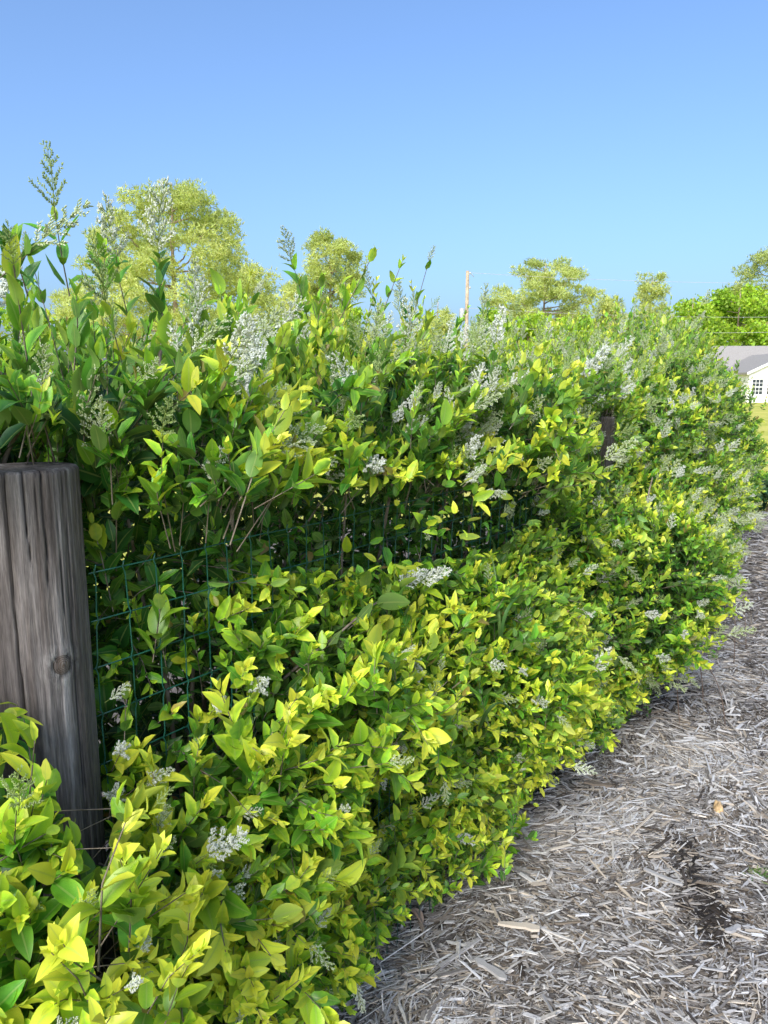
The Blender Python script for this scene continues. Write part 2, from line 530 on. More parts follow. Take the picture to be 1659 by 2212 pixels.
# big hero chips and bark pieces of the photograph
def chip_mesh(name, tone, hue, seed):
    r = np.random.default_rng(seed)
    k = 7
    xs = np.linspace(-1, 1, k)
    wl_ = 1 - 0.6 * r.random(k); wr_ = 1 - 0.6 * r.random(k)
    wl_[0] *= r.random() * .7 + .1; wl_[-1] *= r.random() * .8 + .1; wr_[0] *= r.random() * .7 + .2; wr_[-1] *= r.random() * .6 + .1
    sk = 0.2 * r.normal(0, 1)
    V, F = [], []
    for i, q in enumerate(xs):
        b = 0.25 * math.sin(q * 2 + seed)
        V += [(q, -wr_[i] + sk * q, b), (q, wl_[i] + sk * q, b), (q, wl_[i] * .85 + sk * q, 1 + b), (q, -wr_[i] * .85 + sk * q, 1 + b)]
    for i in range(k - 1):
        a, b = 4 * i, 4 * i + 4
        F += [(a + j, a + (j + 1) % 4, b + (j + 1) % 4, b + j) for j in range(4)]
    V = np.array(V); F = np.array(F + [(3, 2, 1, 0), (4 * k - 4, 4 * k - 3, 4 * k - 2, 4 * k - 1)])
    return tri_mesh('wood_chip', V, F, M['chip'], {'age': np.full(len(V), tone), 'rnd': np.full(len(V), hue)}, smooth=False)
chip_lib = [[chip_mesh('wood_chip', t, h, 10 * i + k) for k in range(3)] for i, (t, h) in enumerate([(q, w) for q in (.2, .42, .58, .70, .82) for w in (.1, .4, .8)])]
for i in top:
    ti = int(np.argmin(np.abs(np.array((.2, .42, .58, .70, .82)) - ctone[i])))
    hi = 0 if chue[i] < .2 else (1 if chue[i] < .55 else 2)
    o = bpy.data.objects.new('wood_chip', chip_lib[ti * 3 + hi][i % 3])
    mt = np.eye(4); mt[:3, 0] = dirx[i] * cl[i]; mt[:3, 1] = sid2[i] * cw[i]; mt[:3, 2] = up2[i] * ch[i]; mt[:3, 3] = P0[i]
    o.matrix_basis = Matrix(mt.tolist())
    link(o, mulch)
for (px, py, L, W, yaw, ti, hi) in ((1120, 2033, .055, .016, 2.75, 4, 0), (1120, 1745, .07, .012, 2.95, 0, 0), (1290, 1722, .05, .014, -.1, 1, 0), (1430, 1930, .06, .009, 2.35, 3, 2), (1580, 2040, .03, .010, .7, 3, 2), (1060, 2120, .05, .014, 2.4, 3, 2), (1010, 1880, .05, .011, 2.2, 1, 1)):
    p = at_ground(px, py)
    o = bpy.data.objects.new('wood_chip', chip_lib[ti * 3 + hi][1])
    o.matrix_basis = Matrix.Translation((p[0], p[1], terrain(p[0], p[1]) + 0.024)) @ Matrix.Rotation(yaw, 4, 'Z') @ Matrix.Rotation(0.1, 4, 'Y') @ Matrix.Diagonal((L, W, 0.006, 1))
    link(o, mulch)
k = ~istop
nn = int(k.sum())
Vc = (P0[k][:, None, :] + CB[None, :, 0:1] * (cl[k])[:, None, None] * dirx[k][:, None, :] + CB[None, :, 1:2] * cw[k][:, None, None] * sid2[k][:, None, :] + CB[None, :, 2:3] * ch[k][:, None, None] * up2[k][:, None, :])
# ragged ends
Vc += (rng.random((nn, 8, 1)) - 0.5) * 0.35 * cl[k][:, None, None] * dirx[k][:, None, :] + (rng.random((nn, 8, 1)) - 0.5) * 0.7 * cw[k][:, None, None] * sid2[k][:, None, :]
Fc = (np.arange(nn)[:, None, None] * 8 + CF[None]).reshape(-1, 3)
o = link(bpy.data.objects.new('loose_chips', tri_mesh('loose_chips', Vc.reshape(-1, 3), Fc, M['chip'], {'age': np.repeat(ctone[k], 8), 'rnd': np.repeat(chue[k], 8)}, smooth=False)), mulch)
o['kind'] = 'stuff'

# ------------------------------------------------------------------ fence
POST_R, POST_H = 0.078, 1.335
def post_mesh():
    na, nz = 250, 170
    an = np.linspace(0, 2 * math.pi, na, endpoint=False)
    zz = np.concatenate([np.linspace(-0.25, 0.2, 12)[:-1], np.linspace(0.2, POST_H, nz)])
    A, Z = np.meshgrid(an, zz)
    r = POST_R * (1.06 - 0.05 * Z / POST_H) + 0.0022 * n2(A * 1.5, Z, 1.2, 51)
    r = r + 0.0011 * vnoise(np.stack([A * 14, Z * 1.1, 0 * A], -1), 52) + 0.0006 * vnoise(np.stack([A * 40, Z * 2, 0 * A], -1), 53)
    cr = np.zeros_like(A)
    face = math.atan2(-1.05, 0.43)                      # side turned to the camera
    for (da, z0, z1, w, dp, sd_) in ((-.18, .45, 1.34, .015, .009, 1), (-.62, .95, 1.34, .010, .006, 2), (.10, 1.13, 1.34, .011, .007, 3), (.40, 1.1, 1.34, .013, .008, 4), (.50, .2, .86, .012, .006, 5), (-.42, 1.05, 1.34, .008, .005, 16), (.62, 1.0, 1.34, .007, .004, 17), (.80, .4, 1.34, .006, .003, 18),
                                  (.75, .7, 1.25, .010, .004, 6), (-.85, .3, 1.1, .012, .005, 7), (-.35, .2, .7, .012, .005, 8), (.05, .25, .62, .014, .005, 9), (.28, 1.2, 1.34, .01, .004, 10), (1.0, .4, 1.0, .012, .005, 12), (2.4, .3, 1.34, .025, .009, 13), (3.6, .5, 1.34, .02, .008, 14)):
        path = face + da + 0.03 * vnoise(np.stack([Z * 5, 0 * Z, 0 * Z], -1), 60 + sd_) + 0.012 * vnoise(np.stack([Z * 26, 0 * Z, 0 * Z], -1), 80 + sd_)
        d = (A - path + math.pi) % (2 * math.pi) - math.pi
        m = sstep(z0, z0 + 0.16, Z) * (1 - sstep(z1 - 0.12, z1, Z) * (z1 < 1.3))
        g = np.exp(-(d / np.maximum(w * m, 1e-4)) ** 2) * (m > 0.02)
        r = r - dp * g * m
        cr = np.maximum(cr, g * sstep(0, .5, m))
    ka, kz = face + 0.50, 1.062
    d = (A - ka + math.pi) % (2 * math.pi) - math.pi
    kd = np.sqrt((d * POST_R / 0.0125) ** 2 + ((Z - kz) / 0.0145) ** 2)
    r = r + 0.0045 * np.exp(-(kd / 1.7) ** 2) - 0.004 * np.exp(-((kd - 1) / .16) ** 2)
    cr = np.maximum(cr, 0.7 * np.exp(-((kd - 1) / .18) ** 2))
    V = np.stack([r * np.cos(A), r * np.sin(A), Z], -1).reshape(-1, 3)
    V[:, 2] += np.where(V[:, 2] > POST_H - 1e-6, 0, 0)
    nr = len(zz)
    ii, jj = np.meshgrid(np.arange(nr - 1), np.arange(na), indexing='ij')
    a = ii * na + jj; b = ii * na + (jj + 1) % na
    F = np.stack([a, b, b + na, a + na], -1).reshape(-1, 4)
    V, crv, knv = [V], [cr.ravel()], [kd.ravel()]
    # sawn top with rounded rim
    base = (nr - 1) * na
    n0 = nr * na
    Fl = [F]
    rt = r[-1]
    prev = base
    for q, (sc, dz) in enumerate(((0.965, 0.0035), (0.8, 0.0045), (0.5, 0.0035), (0.2, 0.004), (0.02, 0.004))):
        rr = rt * sc
        V.append(np.stack([rr * np.cos(an), rr * np.sin(an), POST_H + dz + 0.0012 * n2(rr * np.cos(an), rr * np.sin(an), 60, 71)], -1))
        crv.append(cr[-1] * sc ** 2); knv.append(np.full(na, 9.0))
        j = np.arange(na)
        Fl.append(np.stack([prev + j, prev + (j + 1) % na, n0 + (j + 1) % na, n0 + j], -1))
        prev = n0; n0 += na
    return tri_mesh('fence_post', np.concatenate(V), np.concatenate(Fl), M['post'], {'crack': np.concatenate(crv), 'knot': np.concatenate(knv)})
pm = post_mesh()
p1 = link(bpy.data.objects.new('fence_post', pm))
P1 = fw(-0.035, 0.03, 0.0) + np.array([-0.05, 0.0, 0.0])
p1.location = P1
tag(p1, 'weathered round wooden post with long cracks and a knot, large beside the camera', 'fence post', 'round fence posts')
p2 = link(p1.copy())
P2 = fw(2.27, -0.03, 0.0)
p2.location = (*P2[:2], 0.0)
p2.rotation_euler.z = 1.1
tag(p2, 'grey wooden post half buried in leaves midway along the hedge', 'fence post', 'round fence posts')

FENCE_T = 1.175
DZ, DS = 0.076, 0.0508
fence = empty('wire_fence', fw(0.05, 0, 0), 'dark green coated welded wire mesh fence with hedge growing through it', 'fence')
fl = np.array(fence.location)
def sag(s, h):
    return 0.012 * np.sin(s * 1.35) * h + 0.004 * vnoise(np.stack([s * 6, h * 6, 0 * s], -1), 90)
def fbulge(s, h):
    return 0.03 + 0.03 * np.sin(s * 1.4 + 0.3) * h + 0.01 * vnoise(np.stack([s * 3, h * 3, 0 * s], -1), 91)
S_END = 7.4
heights = [FENCE_T - k_ * DZ for k_ in range(15) if FENCE_T - k_ * DZ > 0.06]
for h in heights:
    s = np.linspace(0.0, S_END, 148)
    hh = np.full_like(s, h)
    MB().tube(fw(s, fbulge(s, hh), h + sag(s, hh)) - fl, 0.00125, 5).build('horizontal_wire', M['wire'], fence, True)
for kx in range(int((S_END - 0.01) / DS)):
    s0 = 0.012 + kx * DS
    hs, off = [], []
    for q, h in enumerate(heights[::-1]):
        hs += [h - 0.010, h, h + 0.010]; off += [0.0, 0.0035 * (1 if q % 2 else -1), 0.0]
    hs = np.array([0.0] + hs + ([] if kx % 3 else [FENCE_T + 0.012])); off = np.array([0.0] + off + ([] if kx % 3 else [0.0]))
    s = s0 + off + 0.006 * vnoise(np.stack([hs * 4, 0 * hs + kx, 0 * hs], -1), 92)
    MB().tube(fw(s, fbulge(s, hs) + 0.002, hs + sag(s, hs)) - fl, 0.0012, 5).build('vertical_wire', M['wire'], fence, True)

# ------------------------------------------------------------------ privet hedge
S_LO, S_HI = -0.95, 5.6
def front(s, h):
    """how far the leafy face stands out from the fence towards the mulch"""
    s = np.asarray(s, float); h = np.asarray(h, float)
    o = -0.02 + 0.12 * sstep(0.02, 0.4, h)
    o = o + 0.07 * gau(h, 0.72, 0.26) * sstep(0.0, 0.25, s)
    o = o + 0.20 * gau(h, 0.66, 0.34) * gau(s, -0.24, 0.26) + 0.04 * gau(h, .35, .2) * gau(s, 0.3, .3)
    o = o - 0.14 * gau(h, 1.05, 0.12) * sstep(-0.15, 0.02, s) * (1 - 0.45 * sstep(0.45, 0.95, s)) * (1 - sstep(1.2, 1.8, s))      # gap that shows the mesh
    o = o - 0.25 * gau(h, 1.06, 0.25) * gau(s, -0.05, 0.16) - 0.14 * gau(h, 1.2, .22) * gau(s, -.45, .35)
    o = o + 0.05 * gau(h, 1.42, 0.16) * gau(s, 0.9, 0.6)
    o = o - 0.42 * gau(h, 0.47, 0.11) * gau(s, 0.64, 0.12) - 0.26 * gau(h, 0.40, 0.13) * gau(s, 1.92, 0.10) + 0.06 * gau(h, 0.1, 0.15) * gau(s, 2.3, .3)
    o = o + 0.22 * gau(h, 0.62, 0.32) * gau(s, 2.4, 0.36) + 0.12 * gau(h, 1.1, .3) * gau(s, 1.9, .35) * 0.6
    o = o - 0.10 * gau(h, 1.15, 0.2) * gau(s, 2.27, 0.16)
    o = o + 0.16 * gau(h, 0.85, 0.45) * gau(s, 3.45, 0.42) + 0.14 * gau(h, 0.9, 0.55) * gau(s, 4.6, 0.55) + 0.24 * gau(h, .8, .7) * gau(s, 6.2, .9)
    o = o + 0.10 * n2(s, h, 2.6, 101) + 0.10 * n2(s, h, 6, 102) + 0.055 * n2(s, h, 13, 104)
    o = o - 0.35 * sstep(1.35, 1.85, h) ** 1.5
    return o
def topline(s):
    s = np.asarray(s, float)
    return 1.43 + 0.055 * sstep(0, 1.2, s) - 0.02 * gau(s, 2.0, .8) + 0.30 * sstep(2.2, 6.0, s) + 0.06 * n2(s, 0 * s, 2.2, 103) + 0.045 * n2(s, 0 * s, 5.5, 107) - 0.2 * sstep(7.2, 7.7, s)

PAN = []                 # flower heads: (point, direction, length, whiteness, s)
QUEUE = []               # shoots waiting to be leafed: arrays of equal length
LEAF = []                # finished leaf batches
UP = np.array([0, 0, 1.0])
def add_shoot(base, tip, size=1.0, pairs=6, age_tip=0.95, age_base=0.45, panicle=None, bend=0.15, s=None, erect=0.0):
    base = np.asarray(base, float); tip = np.asarray(tip, float)
    ss = float(to_f(base[None])[0][0]) if s is None else s
    pl, pw = panicle if panicle else (0.0, 0.0)
    add_shoots(base[None], tip[None], np.array([size]), np.array([pairs]), np.array([age_tip]), np.array([age_base]), np.array([pl]), np.array([pw]), np.array([bend]), np.array([ss]), np.array([erect]))
def add_shoots(*cols):
    QUEUE.append(cols)
def leaf_batch(pos, d, nr, ln, wd, age, s, curl):
    LEAF.append((pos, d, nr, ln, wd, age, s, curl))
def grow():
    """opposite-leaved privet shoots: leaves in crossed pairs, smaller and paler towards the tip"""
    B, T, size, pairs, at, ab, pl, pw, bend, S, erect = [np.concatenate(c) for c in zip(*QUEUE)]
    g = rng
    n = len(B)
    AX = T - B
    L = np.linalg.norm(AX, axis=1)
    side = unit(np.cross(AX, g.normal(0, 1, (n, 3))))
    t = np.linspace(0, 1, 6)[None, :, None]
    P = B[:, None] + AX[:, None] * t + side[:, None] * (bend * L)[:, None, None] * t * (1 - t) + UP * (0.06 * L)[:, None, None] * t * (1 - t)
    r0 = unit(np.cross(AX, np.array([0.3, 0.2, 0.9])) + 1e-6)
    r1 = unit(np.cross(AX, r0))
    ph = g.random(n) * math.pi
    for k in range(int(pairs.max())):
        m = np.where(pairs > k)[0]
        f = (k + 0.5) / pairs[m]
        i = np.minimum((f * 5).astype(int), 4); q = (f * 5 - i)[:, None]
        pt = P[m, i] * (1 - q) + P[m, i + 1] * q
        td = unit(P[m, i + 1] - P[m, i])
        an = ph[m] + k * math.pi / 2 + g.normal(0, 0.25, len(m))
        lsz = size[m] * (0.048 - 0.016 * np.maximum(0, f - 0.55) / 0.45 - 0.008 * np.maximum(0, 0.25 - f) / 0.25)
        for sg in (1, -1):
            kp = g.random(len(m)) > 0.06
            rd = (r0[m] * np.cos(an)[:, None] + r1[m] * np.sin(an)[:, None]) * sg
            rd = unit(rd - td * (rd * td).sum(1, keepdims=True))
            el = (R(34) + R(24) * f + erect[m] + g.normal(0, 0.22, len(m)))[:, None]
            d = unit(rd * np.cos(el) + td * np.sin(el) + UP * 0.2 + g.normal(0, 0.13, (len(m), 3)))
            nr = unit(td * np.cos(el) - rd * np.sin(el) + UP * 0.35 + g.normal(0, 0.2, (len(m), 3)))
            nr = unit(nr - d * (nr * d).sum(1, keepdims=True))
            ln = lsz * np.exp(g.normal(0, 0.2, len(m)))
            ag = ab[m] + (at[m] - ab[m]) * f + g.normal(0, 0.10, len(m))
            leaf_batch((pt + rd * 0.002)[kp], d[kp], nr[kp], ln[kp], (ln * (0.5 + g.normal(0, 0.06, len(m))))[kp], ag[kp], S[m][kp], g.normal(0.06, 0.18, len(m))[kp])
    td = unit(P[:, 5] - P[:, 4])
    m = np.where(pl <= 0)[0]
    for sg in (1, -1):
        rd = (r0[m] * np.cos(ph[m])[:, None] + r1[m] * np.sin(ph[m])[:, None]) * sg
        d = unit(td[m] * 0.9 + rd * 0.45)
        nr = unit(td[m] * 0.3 - rd * 0.9); nr = unit(nr - d * (nr * d).sum(1, keepdims=True))
        leaf_batch(P[m, 5], d, nr, size[m] * 0.024, size[m] * 0.010, at[m] + 0.05, S[m], np.zeros(len(m)))
    for i in np.where(pl > 0)[0]:
        PAN.append((P[i, 5], td[i], pl[i], pw[i], S[i]))
    return P, 0.0011 * size + 0.0022 * L, S

# ---- shoots over the front face
def front_shoots(n, s0, s1, size, lenr):
    nc = max(4, n // 8)                                   # shoots come in sprays that share a branch
    Sc = s0 + (s1 - s0) * rng.random(nc)
    Hc = 0.05 + (topline(Sc) - 0.05) * rng.random(nc) ** 0.95
    ci = rng.integers(0, nc, n)
    sp = 0.055 + 0.25 * lenr
    S = np.clip(Sc[ci] + rng.normal(0, sp * .8, n), s0 - .05, s1 + .05)
    H = np.clip(Hc[ci] + rng.normal(0, sp * .8, n), 0.03, None)
    H = np.minimum(H, topline(S) + .02)
    c_dep = rng.normal(-0.005, 0.045, nc)[ci]; c_dir = rng.normal(0, 0.38, (nc, 3))[ci]; c_age = rng.normal(0, 0.12, nc)[ci]; c_ln = np.exp(rng.normal(0, .2, nc))[ci]
    rec = 0.9 * gau(H, 1.05, 0.13) * sstep(-0.1, 0.05, S) * (1 - sstep(.7, 1.5, S))
    kp = (rng.random(n) > rec * 0.15) & ((H > 0.10) | (rng.random(n) > 0.5))
    S, H, rec, c_dep, c_dir, c_age, c_ln = [q[kp] for q in (S, H, rec, c_dep, c_dir, c_age, c_ln)]
    n = len(S)
    e = 0.03
    o0 = front(S, H)
    dos = (front(S + e, H) - front(S - e, H)) / (2 * e)
    doh = (front(S, H + e) - front(S, H - e)) / (2 * e)
    nr = unit(N[None] - np.clip(dos, -1.2, 1.2)[:, None] * U[None] - np.clip(doh, -1.2, 1.2)[:, None] * UP[None])
    ln = lenr * np.exp(rng.normal(0, 0.26, n)) * c_ln
    up = 0.55 + 0.5 * sstep(1.1, 1.5, H) + rng.normal(0, 0.3, n)
    d = unit(nr * (0.75 + 0.2 * rng.random(n))[:, None] + UP * up[:, None] + c_dir + rng.normal(0, 0.26, (n, 3)))
    d = np.where((H < 0.3)[:, None], unit(d - UP * 0.25), d)
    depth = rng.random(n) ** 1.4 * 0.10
    tip = fw(S, o0 - depth + 0.02 + c_dep + np.abs(rng.normal(0, .025, n)), H) + d * (ln * 0.35)[:, None]
    base = tip - d * ln[:, None]
    patch = 0.5 + 0.5 * n2(S, H, 3.3, 105)
    yel = 0.60 + 0.42 * patch - 0.16 * rec - depth * 3.6 - 0.20 * sstep(1.25, 1.55, H) * (1 - sstep(.2, .8, S)) + c_age + c_dep * 1.5 + rng.normal(0, 0.10, n)  # deeper shoots darker: older leaves, plus depth shade put into the colour
    yel += 0.13 * (1 - sstep(-.05, .35, S)) * (1 - sstep(.9, 1.2, H)) + 0.12 * (1 - sstep(1.0, 2.0, S)) * (1 - sstep(.6, 1.0, H)) - 0.08 * sstep(2.8, 4.5, S)  # near lower leaves coloured lighter to offset shade from the bulging face
    fl_p = 0.07 * (H > .22) + 0.17 * sstep(1.1, 1.45, H) + 0.22 * sstep(1.8, 3.2, S) + 0.10 * gau(H, 1.35, .12) * gau(S, .8, .5)
    pan = rng.random(n) < fl_p * (1 - rec)
    pl = np.where(pan, 0.046 * np.exp(rng.normal(0, 0.28, n)) * np.where((S < 1.5) & (H < 1.2), .8, 1.1), 0)
    pw = np.clip(rng.normal(0.45, 0.28, n), 0, 1)
    sz = size * np.exp(rng.normal(0, 0.16, n))
    pairs = np.clip(np.round(ln / (0.022 * size)), 3, 8).astype(int)
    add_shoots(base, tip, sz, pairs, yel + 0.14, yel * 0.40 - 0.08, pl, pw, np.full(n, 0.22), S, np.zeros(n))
front_shoots(1050, -0.9, 0.02, 0.88, 0.125)
front_shoots(1000, 0.0, 0.6, 0.82, 0.122)
front_shoots(1400, 0.55, 1.2, 0.68, 0.108)
front_shoots(2600, 1.15, 2.4, 0.61, 0.098)
front_shoots(2500, 2.35, 3.7, 0.63, 0.102)
front_shoots(1650, 3.65, 5.2, 0.7, 0.11)
front_shoots(1700, 5.1, 7.55, 0.8, 0.12)

# ---- crest of the hedge: upright shoots of uneven height
def crest(n, s0, s1, size, lenr):
    S = s0 + (s1 - s0) * rng.random(n)
    b = -0.02 - 0.75 * rng.random(n) ** 1.1
    T = topline(S) + 0.04 - 0.16 * ((b + 0.35) / 0.45) ** 2 * (b > -.35) - 0.05 * (b < -.6)
    tall = rng.random(n) < 0.12
    ln = lenr * np.exp(rng.normal(0, 0.3, n)) * np.where(tall, 1.8, 1)
    d = unit(np.stack([rng.normal(0, 0.26, n), rng.normal(0, 0.26, n), np.ones(n)], -1) + N * 0.12)
    base = fw(S, b, T - 0.10 - 0.06 * rng.random(n))
    tip = base + d * ln[:, None]
    tx_, ty_, _ = project(tip)
    kp = ~((tx_ < 420) & (ty_ < 530)) & ~((tx_ > 1000) & (ty_ < 640)) & ~((tx_ > 420) & (ty_ < 545))
    pan = rng.random(n) < 0.19 + .19 * sstep(1.5, 2.8, S)
    pl = np.where(pan, 0.052 * np.exp(rng.normal(0, 0.25, n)), 0)
    y = 0.62 + 0.14 * rng.normal(0, 1, n) + 0.12 * sstep(.3, 1.2, S) - 0.08 * sstep(3, 4.5, S) - .1 * (1 - sstep(0, .4, S))
    q = (base, tip, size * np.exp(rng.normal(0, 0.16, n)), np.clip(np.round(ln / (0.024 * size)), 4, 10).astype(int), y + 0.14, y * 0.5, pl, np.clip(rng.normal(0.42, 0.22, n), 0, 1), np.full(n, 0.2), S, np.full(n, 0.3))
    add_shoots(*[c[kp] for c in q])
crest(220, -0.9, 0.1, 0.98, 0.19)
crest(440, 0.0, 1.2, 0.8, 0.18)
crest(560, 1.2, 2.5, 0.7, 0.17)
crest(520, 2.5, 3.8, 0.7, 0.17)
crest(560, 3.8, 5.4, 0.75, 0.17)
crest(640, 5.4, 7.6, 0.85, 0.17)
# far end of the hedge
nE = 420
hE = 0.05 + 1.6 * rng.random(nE)
bE = fw(7.45 + 0.15 * rng.random(nE) - 0.3 * np.maximum(0, hE - 1.2), -0.9 + 1.1 * rng.random(nE), hE)
add_shoots(bE, bE + unit(U * 0.8 + UP * 0.6 + rng.normal(0, 0.3, (nE, 3))) * 0.14, np.full(nE, .85), np.full(nE, 5), np.full(nE, .7), np.full(nE, .3), np.where(rng.random(nE) < .25, .05, 0), np.full(nE, .5), np.full(nE, .2), np.full(nE, 7.4), np.zeros(nE))

# ---- shoots one can point at in the photograph: (base px, tip px, stand-off, leaf size, pairs, age, panicle)
hero = [
    ((150, 640), (118, 455), -0.05, 1.0, 4, .55, (.075, .25)), ((60, 640), (30, 520), -0.02, 1.05, 3, .5, None), ((0, 600), (75, 535), 0.0, 1.0, 2, .4, (.08, .5)),
    ((355, 720), (345, 545), -0.12, 0.85, 6, .42, (.10, .6)), ((665, 690), (632, 568), -0.25, 0.95, 4, .6, (.075, .45)), ((745, 720), (735, 610), -0.3, 0.9, 5, .75, (.06, .15)),
    ((835, 740), (800, 625), -0.3, 0.9, 5, .6, (.06, .3)), ((880, 760), (868, 650), -0.3, 0.9, 4, .6, (.06, .3)), ((1030, 790), (1045, 672), -0.3, 0.9, 5, .35, (.08, .35)),
    ((1100, 780), (1095, 690), -0.3, 0.9, 5, .6, None), ((220, 640), (225, 545), -0.1, 1.0, 4, .62, None), ((500, 760), (520, 640), -0.2, .9, 5, .75, None), ((430, 760), (425, 650), -.15, .9, 5, .55, (.07, .8)),
    ((280, 700), (250, 560), -0.15, 1.0, 4, .5, (.09, .6)), ((160, 800), (165, 640), 0.0, 1.15, 5, .5, None), ((575, 790), (600, 730), -.1, 1.0, 3, .5, (.085, .7)), ((410, 830), (420, 730), -.1, 1.0, 3, .5, (.085, .8)),
    ((500, 960), (530, 865), 0.06, 0.85, 4, .85, (.075, 1.0)), ((790, 960), (800, 900), 0.06, .8, 3, .7, (.045, .9)),
    ((330, 1430), (345, 1265), 0.07, 1.12, 5, .78, None), ((590, 1420), (630, 1270), 0.08, 1.05, 5, .82, None), ((505, 1420), (520, 1320), 0.06, 1.0, 4, .7, None), ((225, 1480), (235, 1290), 0.05, 1.1, 4, .6, None),
    ((700, 1400), (700, 1300), 0.1, 1.0, 4, .75, None), ((235, 1100), (300, 1010), 0.03, 1.0, 4, .8, None), ((470, 1000), (435, 1040), 0.05, 1.05, 3, .75, None), ((540, 1080), (580, 1050), 0.05, .95, 3, .9, None),
    ((620, 980), (690, 930), .08, .95, 4, .98, None), ((640, 1010), (655, 940), .08, .95, 4, 1.0, None), ((1060, 1000), (1150, 930), .12, 1.0, 5, .95, None), ((1350, 1280), (1430, 1240), .28, 1.0, 5, 1.0, None),
    ((30, 1640), (45, 1515), .20, 1.0, 3, .95, None), ((60, 1760), (75, 1600), .22, 1.05, 5, .85, None), ((40, 1880), (75, 1730), .22, 1.0, 4, .85, None), ((0, 1860), (120, 1790), .24, 1.0, 3, .8, (.075, .1)),
    ((110, 1930), (180, 1800), .2, .9, 2, .8, (.07, .1)), ((250, 1910), (270, 1800), .16, 1.1, 4, .85, None), ((300, 1870), (335, 1800), .16, 1.0, 4, .9, (.05, .3)), ((60, 2100), (55, 1960), .24, 1.1, 4, .9, None),
    ((150, 2080), (230, 1985), .22, 1.1, 4, .95, None), ((180, 2230), (210, 2080), .26, 1.15, 4, .75, None), ((40, 2230), (60, 2120), .26, 1.0, 4, .7, None), ((390, 1900), (445, 1850), .14, .9, 3, .9, (.065, .95)),
    ((440, 2000), (475, 1965), .14, .9, 2, .85, (.06, .7)), ((450, 2110), (470, 2080), .14, .9, 2, .8, (.05, .7)), ((270, 1720), (315, 1690), .1, .9, 3, .85, (.05, .75)), ((245, 1780), (243, 1735), .1, .7, 1, .7, (.05, .75)),
    ((560, 1840), (600, 1775), .16, 1.05, 4, .95, None), ((480, 1760), (560, 1720), .14, 1.0, 4, .95, None), ((740, 2100), (800, 2050), .1, .9, 4, .8, None), ((720, 2190), (740, 2130), .1, .9, 4, .9, (.045, .2)), ((960, 1880), (1010, 1900), .12, .75, 4, .8, None),
    ((940, 1780), (975, 1795), .14, .8, 3, .75, (.055, .85)), ((770, 1560), (830, 1590), .15, .8, 3, .8, (.05, .8)), ((530, 1540), (550, 1500), .12, .8, 2, .75, (.05, .85)), ((440, 1560), (465, 1530), .12, .9, 3, .95, (.04, .9)),
    ((1280, 1130), (1290, 1100), .2, .8, 3, .8, (.06, .75)), ((1340, 1110), (1350, 1075), .2, .8, 3, .8, (.05, .6)), ((1180, 1600), (1170, 1575), .2, .8, 3, .8, (.06, .6)),
    ((1490, 1180), (1545, 1200), .25, 1.0, 4, .95, None), ((1350, 1530), (1390, 1520), .2, .8, 3, .7, (.06, .6)), ((660, 1660), (650, 1620), .1, .8, 2, .6, (.045, .5)),
]
for (b, t, so, sz, pr, ag, pn) in hero:
    if t[1] > 1050 and (t[0] > 640 or pn):                 # sit on the leafy face
        for _ in range(4):
            q_ = to_f(at_fence(*t, so)[None]); so = float(front(q_[0], q_[2])[0]) + 0.035
    B, Tp = at_fence(*b, so - 0.03), at_fence(*t, so + 0.01)
    add_shoot(B, Tp, sz, pr, min(1.02, ag + .08), ag * 0.75, pn, 0.12, None)

# diagonal dark-leaved branch that crosses the mesh
diag = [at_fence(x, y, o_) for x, y, o_ in ((585, 1490, .08), (660, 1425, .13), (730, 1370, .15), (800, 1310, .16), (860, 1275, .17))]
br_hero = [(diag, 0.0034)]
for f, px in ((0.35, (640, 1440)), (0.5, (690, 1400)), (0.7, (750, 1350))):
    p = at_fence(px[0], px[1], .15)
    add_shoot(p - np.array([0, 0, .01]), p + np.array([.035, 0, .02]), .95, 1, .12, .12, None, 0.1, .5)
add_shoot(diag[3], diag[4] + np.array([.005, 0, .01]), 1.1, 3, .75, .4, (.06, .98), 0.1, .7)
PAN.append((at_fence(905, 1255, .17), unit(np.array([.8, -.1, .3])), .06, 1.0, .7))

TWIG_P, TWIG_R, TWIG_S = grow()

# ---- inner, older leaves that close the hedge; colour darkened further as shade in gaps
def inner(n, s0, s1, size):
    S = s0 + (s1 - s0) * rng.random(n)
    H = 0.02 + (topline(S) - 0.06) * rng.random(n)
    O = front(S, H) - 0.05 - 0.55 * rng.random(n) ** 1.2
    # sparser pockets
    poc = 0.7 * gau(H, .47, .13) * gau(S, .64, .14) + .8 * gau(H, .42, .16) * gau(S, 1.95, .14) + .5 * gau(H, 1.0, .12) * gau(S, .75, .25)
    ok = rng.random(n) > poc * (O > -0.45)
    S, H, O = S[ok], H[ok], O[ok]
    n = len(S)
    d = unit(rng.normal(0, 1, (n, 3)) + N * 0.5)
    nr = unit(rng.normal(0, 0.6, (n, 3)) + UP * 0.8 + N * 0.5)
    nr = unit(nr - d * (d * nr).sum(-1, keepdims=True))
    ln = size * np.exp(rng.normal(0, 0.2, n))
    ag = np.abs(rng.normal(0.05, 0.08, n)) + .38 * gau(H, 1.03, .16) * (1 - sstep(1.2, 1.8, S))  # leaves behind the open mesh coloured lighter to look lit
    leaf_batch(fw(S, O, H), d, nr, ln, ln * .52, ag, S, rng.normal(.1, .15, n))
